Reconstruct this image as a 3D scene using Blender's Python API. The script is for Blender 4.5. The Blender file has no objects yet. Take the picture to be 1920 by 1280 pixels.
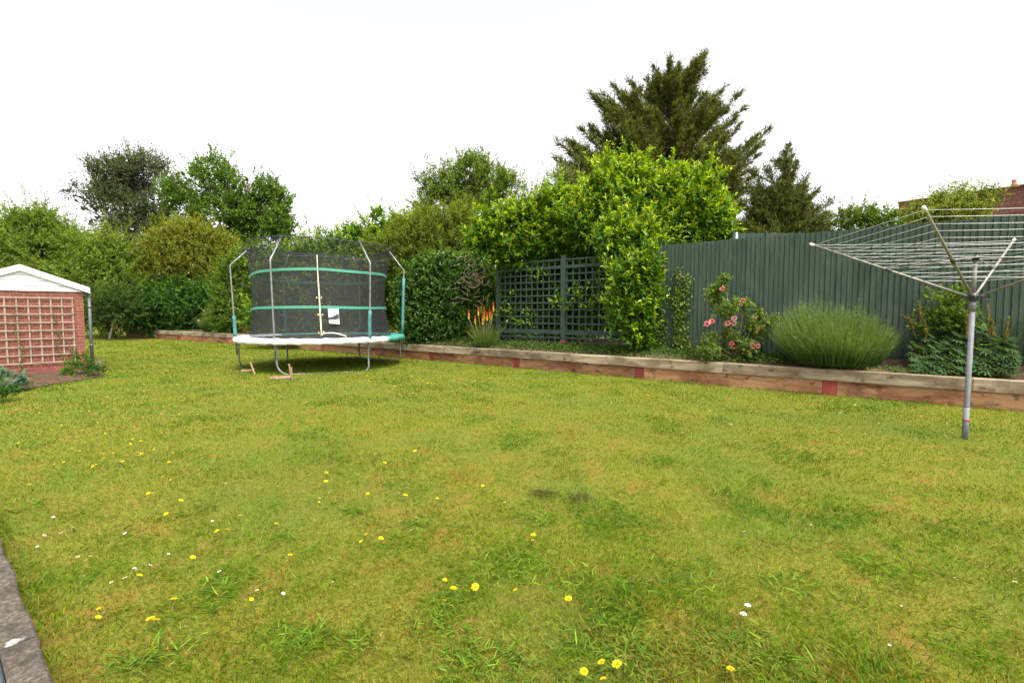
import bpy, math, random
import numpy as np
from mathutils import Vector, Matrix

random.seed(7)
rng = np.random.default_rng(7)
C = bpy.context.scene.collection
R = math.radians
F, H = 920.0, 1.45                      # focal length in photo pixels, camera height
PITCH = math.atan(55 / F)
cp, sp = math.cos(PITCH), math.sin(PITCH)

# ------------------------------------------------------------------ helpers
def ray(px, py):
    x, v = (px - 960) / F, (640 - py) / F
    return np.array([x, cp + v * sp, -sp + v * cp])
def G(px, py, z=0.0):                   # point at height z seen at a photo pixel
    d = ray(px, py); t = (z - H) / d[2]
    return np.array([0, 0, H]) + d * t
def A(px, py, Y):                       # point at depth Y seen at a photo pixel
    d = ray(px, py)
    return np.array([0, 0, H]) + d * (Y / d[1])

XF = {}
def thing(name, label, cat, loc=(0, 0, 0), rotz=0.0, group=None):
    o = bpy.data.objects.new(name, None); C.objects.link(o)
    o.empty_display_size = .2
    o.location = loc; o.rotation_euler = (0, 0, rotz)
    XF[o] = Matrix.Translation(Vector(loc)) @ Matrix.Rotation(rotz, 4, 'Z')
    tag(o, label, cat, group)
    return o
def tag(o, label=None, cat=None, group=None, kind=None):
    if label: o['label'] = label
    if cat: o['category'] = cat
    if group: o['group'] = group
    if kind: o['kind'] = kind
    return o

def link_mesh(name, me, mat, parent=None):
    o = bpy.data.objects.new(name, me); C.objects.link(o)
    if mat: me.materials.append(mat)
    if parent is not None:
        o.parent = parent; XF[o] = XF[parent]
    else:
        XF[o] = Matrix.Identity(4)
    return o

class MB:
    def __init__(s): s.v = []; s.f = []; s.n = 0
    def add(s, v, f):
        s.v.extend([tuple(map(float, p)) for p in v])
        s.f.extend([tuple(i + s.n for i in q) for q in f]); s.n += len(v)
        return s
    def box(s, x0, x1, y0, y1, z0, z1, rot=None, piv=None):
        v = [(x, y, z) for z in (z0, z1) for x, y in ((x0, y0), (x1, y0), (x1, y1), (x0, y1))]
        if rot is not None:
            pv = Vector(piv); v = [tuple(rot @ (Vector(p) - pv) + pv) for p in v]
        return s.add(v, [(3, 2, 1, 0), (4, 5, 6, 7), (0, 1, 5, 4), (1, 2, 6, 5), (2, 3, 7, 6), (3, 0, 4, 7)])
    def tube(s, pts, r, sides=8, closed=False, caps=True):
        pts = [Vector(p) for p in pts]; n = len(pts)
        rr = r if hasattr(r, '__len__') else [r] * n
        vs = []; up = Vector((0, 0, 1)); prev = None
        for i, p in enumerate(pts):
            a = pts[i - 1] if (i > 0 or closed) else p
            b = pts[(i + 1) % n] if (i < n - 1 or closed) else p
            t = (b - a).normalized()
            ref = prev if prev is not None else (up if abs(t.z) < .9 else Vector((1, 0, 0)))
            u = (ref - t * ref.dot(t))
            if u.length < 1e-5: u = t.orthogonal()
            u.normalize(); w = t.cross(u); prev = u
            for k in range(sides):
                a_ = 2 * math.pi * k / sides
                vs.append(p + (u * math.cos(a_) + w * math.sin(a_)) * rr[i])
        fs = []
        for i in range(n if closed else n - 1):
            j = (i + 1) % n
            for k in range(sides):
                l = (k + 1) % sides
                fs.append((i * sides + k, i * sides + l, j * sides + l, j * sides + k))
        if caps and not closed:
            fs.append(tuple(range(sides - 1, -1, -1)))
            fs.append(tuple((n - 1) * sides + k for k in range(sides)))
        return s.add(vs, fs)
    def bar(s, p, q, r, sides=8): return s.tube([p, q], r, sides)
    def ball(s, c, r, seg=8, rings=5, sq=(1, 1, 1)):
        vs = [(c[0], c[1], c[2] - r * sq[2])]
        for i in range(1, rings):
            ph = math.pi * i / rings - math.pi / 2
            for k in range(seg):
                a = 2 * math.pi * k / seg
                vs.append((c[0] + r * sq[0] * math.cos(ph) * math.cos(a), c[1] + r * sq[1] * math.cos(ph) * math.sin(a), c[2] + r * sq[2] * math.sin(ph)))
        vs.append((c[0], c[1], c[2] + r * sq[2]))
        fs = [(0, 1 + (k + 1) % seg, 1 + k) for k in range(seg)]
        for i in range(rings - 2):
            for k in range(seg):
                l = (k + 1) % seg; b = 1 + i * seg
                fs.append((b + k, b + l, b + seg + l, b + seg + k))
        b = 1 + (rings - 2) * seg
        fs += [(b + k, b + (k + 1) % seg, len(vs) - 1) for k in range(seg)]
        return s.add(vs, fs)
    def build(s, name, mat, parent=None, local=False, smooth=False, bevel=0.0):
        v = np.array(s.v, dtype=float)
        if parent is not None and not local:
            m = np.array(XF[parent].inverted())
            v = v @ m[:3, :3].T + m[:3, 3]
        me = bpy.data.meshes.new(name)
        me.from_pydata(v.tolist(), [], s.f); me.update()
        if smooth: me.polygons.foreach_set('use_smooth', [True] * len(me.polygons))
        o = link_mesh(name, me, mat, parent)
        if bevel:
            b = o.modifiers.new('bevel', 'BEVEL'); b.width = bevel; b.segments = 2; b.limit_method = 'ANGLE'
        return o

def quads_obj(name, verts, quads, cols, mat, parent=None):
    """verts (n,3) in world space, quads (m,4), cols (n,3): one mesh, fast"""
    v = np.asarray(verts, dtype=np.float64)
    if parent is not None:
        m = np.array(XF[parent].inverted()); v = v @ m[:3, :3].T + m[:3, 3]
    me = bpy.data.meshes.new(name)
    nq = len(quads)
    me.vertices.add(len(v)); me.vertices.foreach_set('co', v.astype(np.float32).ravel())
    me.loops.add(nq * 4); me.loops.foreach_set('vertex_index', np.asarray(quads, dtype=np.int32).ravel())
    me.polygons.add(nq); me.polygons.foreach_set('loop_start', np.arange(0, nq * 4, 4, dtype=np.int32))
    me.update(calc_edges=True)
    at = me.attributes.new('Col', 'FLOAT_COLOR', 'POINT')
    c4 = np.ones((len(v), 4), dtype=np.float32); c4[:, :3] = np.clip(cols, 0.001, 1)
    at.data.foreach_set('color', c4.ravel())
    return link_mesh(name, me, mat, parent)

def nrm(a): return a / np.maximum(np.linalg.norm(a, axis=-1, keepdims=True), 1e-9)
def vnoise(p, seed=0):
    """value noise in 0..1 of points (n,3)"""
    p = np.asarray(p, dtype=np.float64); i = np.floor(p).astype(np.int64); f = p - i
    f = f * f * (3 - 2 * f)
    def h(x, y, z):
        n = (x * 374761393 + y * 668265263 + z * 1274126177 + seed * 974634791) & 0xffffffff
        n = ((n ^ (n >> 13)) * 1274126177) & 0xffffffff
        n = ((n ^ (n >> 15)) * 2246822519) & 0xffffffff
        return ((n ^ (n >> 16)) & 0xffff) / 65535.0
    r = 0
    for dx in (0, 1):
        for dy in (0, 1):
            for dz in (0, 1):
                w = (f[:, 0] if dx else 1 - f[:, 0]) * (f[:, 1] if dy else 1 - f[:, 1]) * (f[:, 2] if dz else 1 - f[:, 2])
                r = r + w * h(i[:, 0] + dx, i[:, 1] + dy, i[:, 2] + dz)
    return r
def fbm(p, seed=0, o=3):
    r = 0; a = .5; t = 0
    for k in range(o):
        r = r + a * vnoise(np.asarray(p) * 2 ** k, seed + k); t += a; a *= .5
    return r / t
def smooth(x, a, b):
    t = np.clip((x - a) / (b - a), 0, 1); return t * t * (3 - 2 * t)

# ------------------------------------------------------------------ materials
def mat(name, col=(.5, .5, .5), rough=.6, metal=0.0, spec=.5):
    m = bpy.data.materials.new(name); m.use_nodes = True
    b = m.node_tree.nodes['Principled BSDF']
    b.inputs['Base Color'].default_value = (*col, 1); b.inputs['Roughness'].default_value = rough
    b.inputs['Metallic'].default_value = metal; b.inputs['Specular IOR Level'].default_value = spec
    return m
class NT:
    def __init__(s, m): s.t = m.node_tree; s.b = s.t.nodes['Principled BSDF']
    def n(s, typ, **kw):
        x = s.t.nodes.new(typ)
        for k, v in kw.items():
            if k.startswith('i_'): x.inputs[k[2:].replace('_', ' ')].default_value = v
            else: setattr(x, k, v)
        return x
    def l(s, a, b): s.t.links.new(a, b)
    def ramp(s, fac, stops, interp='LINEAR'):
        r = s.n('ShaderNodeValToRGB'); r.color_ramp.interpolation = interp
        e = r.color_ramp.elements
        while len(e) < len(stops): e.new(.5)
        for x, (p, c) in zip(e, stops):
            x.position = p; x.color = (*c, 1) if len(c) == 3 else c
        s.l(fac, r.inputs[0]); return r.outputs[0]
    def coord(s, scale=(1, 1, 1), kind='Object', rnd=False):
        tc = s.n('ShaderNodeTexCoord'); mp = s.n('ShaderNodeMapping'); mp.inputs['Scale'].default_value = scale
        s.l(tc.outputs[kind], mp.inputs[0])
        if rnd:
            oi = s.n('ShaderNodeObjectInfo'); mu = s.n('ShaderNodeMath', operation='MULTIPLY'); mu.inputs[1].default_value = 37.
            s.l(oi.outputs['Random'], mu.inputs[0]); cb = s.n('ShaderNodeCombineXYZ')
            for k in range(3): s.l(mu.outputs[0], cb.inputs[k])
            s.l(cb.outputs[0], mp.inputs['Location'])
        return mp.outputs[0]
    def noise(s, vec, scale, detail=4, rough=.55, dist=0.):
        x = s.n('ShaderNodeTexNoise'); x.inputs['Scale'].default_value = scale; x.inputs['Detail'].default_value = detail
        x.inputs['Roughness'].default_value = rough; x.inputs['Distortion'].default_value = dist
        s.l(vec, x.inputs['Vector']); return x.outputs['Fac']
    def mix(s, a, b, fac, mode='MIX'):
        x = s.n('ShaderNodeMix', data_type='RGBA', blend_type=mode)
        for v, i in ((fac, 0), (a, 6), (b, 7)):
            if hasattr(v, 'is_linked') or hasattr(v, 'node'): s.l(v, x.inputs[i])
            else: x.inputs[i].default_value = v if i == 0 else ((*v, 1) if len(v) == 3 else v)
        return x.outputs[2]
    def bump(s, h, strength=.4, dist=.01):
        x = s.n('ShaderNodeBump'); x.inputs['Strength'].default_value = strength; x.inputs['Distance'].default_value = dist
        s.l(h, x.inputs['Height']); s.l(x.outputs[0], s.b.inputs['Normal'])
    def col(s, c): s.l(c, s.b.inputs['Base Color'])

def leaf_mat(name, rough=.45, trans=.35, spec=.4, tint=(1.25, 1.2, .6)):
    m = mat(name, rough=rough, spec=spec); t = NT(m)
    at = t.n('ShaderNodeAttribute', attribute_name='Col')
    t.col(at.outputs['Color'])
    tr = t.n('ShaderNodeBsdfTranslucent')
    t.l(t.mix(at.outputs['Color'], tint, 1.0, 'MULTIPLY'), tr.inputs['Color'])
    mx = t.n('ShaderNodeMixShader'); mx.inputs[0].default_value = trans
    out = t.t.nodes['Material Output']
    t.l(t.b.outputs[0], mx.inputs[1]); t.l(tr.outputs[0], mx.inputs[2]); t.l(mx.outputs[0], out.inputs['Surface'])
    return m
M_LEAF = leaf_mat('leaf_matte', .6, .42, .08, (1.35, 1.3, .35))
M_GLOSS = leaf_mat('leaf_glossy', .42, .40, .28, (1.4, 1.35, .3))
M_GRASS = leaf_mat('grass_blade', .7, .42, .0, (1.2, 1.2, .3))
M_NEEDLE = leaf_mat('conifer_needle', .65, .25, .08, (1.1, 1.05, .7))
M_PETAL = leaf_mat('petal', .6, .35, .2, (1.1, 1, 1))

def bark_mat(name, a, b):
    m = mat(name, rough=.85); t = NT(m); v = t.coord((6, 6, 1.5))
    n = t.noise(v, 3, 6); t.col(t.ramp(n, [(.3, a), (.7, b)])); t.bump(n, .6, .02); return m
M_BARK = bark_mat('bark', (.05, .038, .026), (.16, .12, .085))
M_TWIG = bark_mat('dry_twig', (.26, .17, .115), (.46, .34, .26))
M_STEM = bark_mat('green_stem', (.07, .09, .025), (.16, .12, .05))

def metal_mat(name, a, b, rust=.62, rough=.45, metal=.7):
    m = mat(name, rough=rough, metal=metal); t = NT(m)
    v = t.coord(); n = t.noise(v, 9, 5, .6); n2 = t.noise(v, 2.3, 4, .6)
    base = t.ramp(n, [(.3, a), (.75, b)])
    ms = t.ramp(n2, [(rust, (0, 0, 0)), (rust + .07, (1, 1, 1))])
    rc = t.ramp(n, [(.3, (.10, .035, .015)), (.7, (.30, .12, .05))])
    t.col(t.mix(base, rc, ms))
    inv = t.n('ShaderNodeMath', operation='MULTIPLY_ADD'); t.l(ms, inv.inputs[0]); inv.inputs[1].default_value = -metal; inv.inputs[2].default_value = metal
    t.l(inv.outputs[0], t.b.inputs['Metallic']); return m
M_GALV = metal_mat('galvanised_tube', (.14, .143, .143), (.31, .315, .31), .61, .5, .5)
M_ALU = metal_mat('weathered_aluminium', (.16, .145, .118), (.30, .275, .225), .95, .5, .35)
M_GREYPOST = metal_mat('grey_post', (.11, .113, .12), (.18, .184, .195), .9, .6, .0)

def wood_mat(name, stops, scale=(1.2, 14, 14), stain=None, rough=.8, rnd=True, var=.25):
    m = mat(name, rough=rough, spec=.25); t = NT(m)
    v = t.coord(scale, rnd=rnd); n = t.noise(v, 1.0, 8, .62, .6)
    c = t.ramp(n, stops)
    if stain:
        v2 = t.coord((1.1, 3, 2.2), rnd=rnd); n2 = t.noise(v2, 1.3, 5, .6)
        c = t.mix(c, stain, t.ramp(n2, [(.46, (0, 0, 0)), (.60, (.9, .9, .9))]))
        v3 = t.coord((3.2, 4, 5), rnd=rnd); n3 = t.noise(v3, 1.6, 3, .5)
        c = t.mix(c, (.045, .025, .015), t.ramp(n3, [(.60, (0, 0, 0)), (.70, (.8, .8, .8))]))
    oi = t.n('ShaderNodeObjectInfo')
    br = t.n('ShaderNodeMapRange'); br.inputs[3].default_value = 1 - var; br.inputs[4].default_value = 1 + var
    t.l(oi.outputs['Random'], br.inputs[0])
    hs = t.n('ShaderNodeHueSaturation'); t.l(br.outputs[0], hs.inputs['Value']); t.l(c, hs.inputs['Color'])
    t.col(hs.outputs[0]); t.bump(n, .5, .006); return m
M_SLTOP = wood_mat('weathered_sleeper', [(.25, (.11, .08, .05)), (.45, (.225, .175, .11)), (.62, (.30, .25, .165)), (.8, (.40, .34, .24))], stain=(.12, .085, .05))
M_SLLOW = wood_mat('reddish_sleeper', [(.25, (.11, .048, .020)), (.45, (.225, .110, .050)), (.62, (.30, .170, .088)), (.8, (.36, .26, .16))], stain=(.14, .05, .024))
M_REDPAINT = wood_mat('red_paint', [(.3, (.17, .030, .022)), (.7, (.24, .052, .040))], (4, 4, 4))
M_FENCE = wood_mat('green_fence_stain', [(.25, (.018, .031, .022)), (.5, (.029, .048, .031)), (.8, (.048, .069, .048))], (9, 9, .9), rnd=False, var=.06)
def weather(m, col, sc, lo, hi, amt):
    t = NT(m); src = t.b.inputs['Base Color'].links[0].from_socket
    n = t.noise(t.coord(sc), 1.0, 6, .65); t.col(t.mix(src, col, t.ramp(n, [(lo, (0, 0, 0)), (hi, (amt, amt, amt))])))
weather(M_FENCE, (.085, .095, .072), (1.3, 3, 1.1), .52, .72, .6); weather(M_FENCE, (.010, .016, .011), (7, 7, 2.6), .63, .70, .8)
weather(M_SLTOP, (.06, .05, .035), (7, 8, 3), .60, .72, .7); weather(M_SLLOW, (.05, .032, .02), (2.5, 3, 6), .56, .72, .7)
M_TRELLIS = wood_mat('green_trellis_stain', [(.3, (.022, .038, .028)), (.7, (.044, .065, .050))], (6, 6, 3), rnd=False, var=.05)
M_PALEWOOD = wood_mat('silvered_wood', [(.3, (.16, .115, .088)), (.7, (.29, .225, .18))], (5, 5, 5), rnd=False)
M_PEG = wood_mat('bare_peg_wood', [(.3, (.20, .105, .06)), (.7, (.38, .26, .16))], (8, 8, 2))

def soil_mat(name, a, b):
    m = mat(name, rough=.95, spec=.1); t = NT(m); v = t.coord()
    n = t.noise(v, 11, 8, .65); n2 = t.noise(v, 45, 4, .6)
    t.col(t.mix(t.ramp(n, [(.3, a), (.7, b)]), (.30, .22, .15), t.ramp(n2, [(.66, (0, 0, 0)), (.72, (.7, .7, .7))])))
    t.bump(n, .9, .05); return m
M_SOIL = soil_mat('soil', (.035, .022, .014), (.12, .075, .045))

def ground_mat():
    m = mat('turf_base', rough=.95, spec=.1); t = NT(m); v = t.coord()
    n = t.noise(v, 3.2, 6, .6); n2 = t.noise(v, 60, 5, .7); n3 = t.noise(v, .7, 4, .5)
    c = t.ramp(n2, [(.28, (.05, .058, .006)), (.5, (.13, .14, .014)), (.72, (.24, .20, .035))])
    c = t.mix(c, (.22, .115, .03), t.ramp(n, [(.52, (0, 0, 0)), (.68, (.75, .75, .75))]))
    c = t.mix(c, (.09, .13, .02), t.ramp(n3, [(.45, (0, 0, 0)), (.62, (.6, .6, .6))]))
    t.col(c); t.bump(n2, .8, .02); return m
M_GROUND = ground_mat()

def brick_mat(name, c1, c2, mortar, sc=1.0):
    m = mat(name, rough=.85, spec=.2); t = NT(m)
    tc = t.n('ShaderNodeTexCoord'); sx = t.n('ShaderNodeSeparateXYZ'); t.l(tc.outputs['Object'], sx.inputs[0])
    ad = t.n('ShaderNodeMath', operation='ADD'); t.l(sx.outputs[0], ad.inputs[0]); t.l(sx.outputs[1], ad.inputs[1])
    cb = t.n('ShaderNodeCombineXYZ'); t.l(ad.outputs[0], cb.inputs[0]); t.l(sx.outputs[2], cb.inputs[1])
    br = t.n('ShaderNodeTexBrick'); t.l(cb.outputs[0], br.inputs['Vector'])
    br.inputs['Scale'].default_value = sc; br.inputs['Brick Width'].default_value = .225; br.inputs['Row Height'].default_value = .075
    br.inputs['Mortar Size'].default_value = .006; br.inputs['Color1'].default_value = (*c1, 1); br.inputs['Color2'].default_value = (*c2, 1)
    br.inputs['Mortar'].default_value = (*mortar, 1); br.inputs['Bias'].default_value = -.1
    n = t.noise(t.coord(), 14, 5, .6)
    t.col(t.mix(br.outputs['Color'], t.ramp(n, [(.3, (.55, .5, .5)), (.7, (1.15, 1.1, 1.1))]), .7, 'MULTIPLY'))
    inv = t.n('ShaderNodeMath', operation='SUBTRACT'); inv.inputs[0].default_value = 1; t.l(br.outputs['Fac'], inv.inputs[1])
    t.bump(inv.outputs[0], .5, .008); return m
M_BRICK = brick_mat('red_brick', (.215, .073, .043), (.16, .052, .032), (.25, .16, .125))
M_OLDBRICK = brick_mat('old_brick', (.15, .058, .042), (.22, .10, .075), (.08, .06, .055))

def plain_var(name, a, b, scale=8, rough=.5, spec=.4, bump=0):
    m = mat(name, rough=rough, spec=spec); t = NT(m); n = t.noise(t.coord(), scale, 5, .6)
    t.col(t.ramp(n, [(.3, a), (.7, b)]))
    if bump: t.bump(n, bump, .01)
    return m
M_WHITE = plain_var('white_upvc', (.60, .61, .62), (.68, .68, .68), 3, .45)
M_PIPE = plain_var('grey_downpipe', (.065, .07, .075), (.10, .105, .11), 4, .4)
M_FELT = plain_var('roof_felt', (.06, .06, .06), (.14, .13, .12), 20, .9)
M_PLINTH = plain_var('red_plinth_paint', (.13, .035, .028), (.20, .06, .045), 5, .8)
M_PADWHITE = plain_var('bleached_pad', (.66, .68, .68), (.82, .82, .80), 7, .6, .3, .2)
M_PADGREEN = plain_var('green_pad', (.03, .17, .13), (.07, .26, .20), 9, .5, .4, .2)
M_FOAM = plain_var('green_foam_sleeve', (.035, .14, .135), (.07, .20, .19), 12, .7)
M_BAND = plain_var('green_webbing', (.045, .20, .135), (.075, .28, .19), 25, .7)
M_MATBLACK = plain_var('black_mat', (.012, .012, .013), (.022, .022, .023), 9, .7)
M_ZIP = plain_var('cream_zip', (.50, .44, .30), (.70, .65, .5), 60, .6)
M_BLACKPL = plain_var('dark_plastic', (.02, .022, .03), (.05, .055, .07), 12, .4)
M_LINE = plain_var('white_cord', (.42, .41, .38), (.55, .54, .51), 20, .6)
M_PINKROSE = None
M_BRASS = plain_var('faded_yellow_plastic', (.45, .32, .10), (.6, .45, .2), 8, .5)
M_TERRA = plain_var('terracotta', (.28, .10, .06), (.40, .17, .10), 10, .8)
M_REDTAPE = plain_var('red_tape', (.28, .05, .04), (.38, .08, .06), 20, .6)

def stone_mat():
    m = mat('stone_coping', rough=.9, spec=.2); t = NT(m); v = t.coord()
    n = t.noise(v, 9, 7, .65); n2 = t.noise(v, 42, 6, .75); n3 = t.noise(v, 4, 4, .6)
    c = t.ramp(n2, [(.25, (.020, .016, .012)), (.5, (.085, .070, .052)), (.75, (.25, .205, .15))])
    c = t.mix(c, (.045, .038, .029), t.ramp(n, [(.44, (0, 0, 0)), (.6, (.8, .8, .8))]))
    c = t.mix(c, (.48, .44, .38), t.ramp(n3, [(.68, (0, 0, 0)), (.72, (.85, .85, .85))]))
    t.col(c); t.bump(n2, .9, .012); return m
M_STONE = stone_mat()

def net_mat(name, lo, hi):
    m = mat(name, (.030, .030, .029), .8, spec=.2); t = NT(m)
    tr = t.n('ShaderNodeBsdfTransparent'); mx = t.n('ShaderNodeMixShader')
    n = t.noise(t.coord(), 2.5, 3, .5); mr = t.n('ShaderNodeMapRange')
    mr.inputs[1].default_value = .3; mr.inputs[2].default_value = .7; mr.inputs[3].default_value = lo; mr.inputs[4].default_value = hi
    t.l(n, mr.inputs[0]); t.l(mr.outputs[0], mx.inputs[0])
    t.l(tr.outputs[0], mx.inputs[1]); t.l(t.b.outputs[0], mx.inputs[2])
    t.l(mx.outputs[0], t.t.nodes['Material Output'].inputs['Surface']); return m
M_NET = net_mat('safety_net', .47, .60); M_NETTOP = net_mat('net_crown', .30, .42)

# ------------------------------------------------------------------ foliage
def leaves_geo(P, D, U, L, W, col, six=False, fold=.25, droop=.15):
    """leaf blades: base P, axis D, approximate normal U -> verts, quads, cols"""
    S = nrm(np.cross(D, U)); N = np.cross(S, D)
    L = L[:, None]; W = W[:, None]; n = len(P)
    if six:
        def pt(t, w, lift): return P + D * L * t + S * W * w + N * (W * lift - L * droop * t * t)
        vs = np.stack([P, pt(.33, .5, fold), pt(.70, .40, fold), pt(1, 0, 0), pt(.70, -.40, fold), pt(.33, -.5, fold)], 1)
        q = np.array([[0, 1, 2, 3], [0, 3, 4, 5]]); k = 6
    else:
        vs = np.stack([P, P + D * L * .5 + S * W * .5 + N * W * fold, P + D * L - N * L * droop, P + D * L * .5 - S * W * .5 + N * W * fold], 1)
        q = np.array([[0, 1, 2, 3]]); k = 4
    quads = (np.arange(n)[:, None, None] * k + q[None]).reshape(-1, 4)
    return vs.reshape(-1, 3), quads, np.repeat(col, k, axis=0)

class Leafage:
    def __init__(s): s.v = []; s.q = []; s.c = []; s.n = 0
    def add(s, v, q, c):
        s.v.append(v); s.q.append(q + s.n); s.c.append(c); s.n += len(v)
    def build(s, name, m, parent=None):
        return quads_obj(name, np.concatenate(s.v), np.concatenate(s.q), np.concatenate(s.c), m, parent)

def jitter(col, n, amt=.18, hue=.08):
    c = np.repeat(np.array(col, dtype=float)[None], n, 0) if np.ndim(col) == 1 else col.copy()
    c *= (1 + rng.normal(0, amt, (n, 1))).clip(.45, 1.7)
    c[:, 0] *= (1 + rng.normal(0, hue, n)); c[:, 2] *= (1 + rng.normal(0, hue * 1.5, n))
    return c.clip(.004, .9)

def shoots(LF, P, D, sl, k, L, W, old, young, young_p=.5, spread=(70, 25), six=False, up=.5, fold=.25, droop=.12, pw=1.6, jit=.18):
    """P (n,3) shoot bases, D (n,3) directions; k leaves along each"""
    n = len(P)
    sl = sl * rng.uniform(.6, 1.4, n)
    ref = np.tile(np.array([[.31, .17, .93]]), (n, 1)); a = nrm(np.cross(D, ref)); b = np.cross(D, a)
    yn = (rng.random(n) < np.clip(young_p, 0, 1)) * rng.uniform(.4, 1., n)
    ph = rng.uniform(0, 6.28, n)
    for j in range(k):
        t = (j + .6) / k
        az = ph + j * 2.4 + rng.normal(0, .3, n)
        sa = np.radians(spread[0] + (spread[1] - spread[0]) * t + rng.normal(0, 10, n))
        ld = D * np.cos(sa)[:, None] + (a * np.cos(az)[:, None] + b * np.sin(az)[:, None]) * np.sin(sa)[:, None]
        ld = nrm(ld + rng.normal(0, .12, (n, 3)))
        pos = P + D * (sl * t)[:, None] + rng.normal(0, .01, (n, 3)) * L
        un = nrm(np.array([[0, 0, up]]) + D * .5 + rng.normal(0, .35, (n, 3)))
        f = (yn * t ** pw)[:, None]
        c = np.array(old)[None] * (1 - f) + np.array(young)[None] * f
        sz = rng.uniform(.65, 1.25, n) * (1 - .25 * t)
        LF.add(*leaves_geo(pos, ld, un, L * sz, W * sz, jitter(c, n, jit), six, fold, droop))

def blob(px, py, r, Y, dy=0., dep=.8, vert=1.):
    c = A(px, py, Y + dy); s = (Y + dy) / F
    return (*c, r * s, r * s * dep, r * s * vert)
def envelope(blobs, n, rough=.22, shell=.16, core=.3, gap=0., gs=1.0, seed=1, fine=2.2):
    """points through a union of ellipsoids, mostly near the surface; gap>0 opens holes between clumps"""
    B = np.array(blobs); area = (B[:, 3] * B[:, 5]); pr = area / area.sum()
    out = []; od = []; tot = 0; it = 0
    while tot < n and it < 40:
        it += 1
        m = int((n - tot) * 1.8) + 200
        i = rng.choice(len(B), m, p=pr); d = nrm(rng.normal(0, 1, (m, 3)))
        r = 1 - np.abs(rng.normal(0, shell, m)); ci = rng.random(m) < core
        r[ci] = rng.random(ci.sum()) ** .45
        c = B[i, :3]; rad = B[i, 3:]
        q = c + d * rad
        r = r * (1 + rough * 2 * (fbm(q * fine / np.mean(B[:, 3]), seed) - .5) * 2)
        p = c + d * rad * r[:, None]
        ok = np.ones(m, bool)
        for b in B:
            e = np.linalg.norm((p - b[:3]) / b[3:], axis=1); ok &= ~((e < .55) & (rng.random(m) > .25))
        if gap > 0:
            nz = fbm(p / gs, seed + 11); ok &= nz > gap
        out.append(p[ok]); od.append(nrm(d[ok] / np.maximum(rad[ok] / rad[ok].max(), .3))); tot += ok.sum()
    P = np.concatenate(out)[:n]; D = np.concatenate(od)[:n]
    keep = P[:, 2] > .05
    return P[keep], D[keep]

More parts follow.
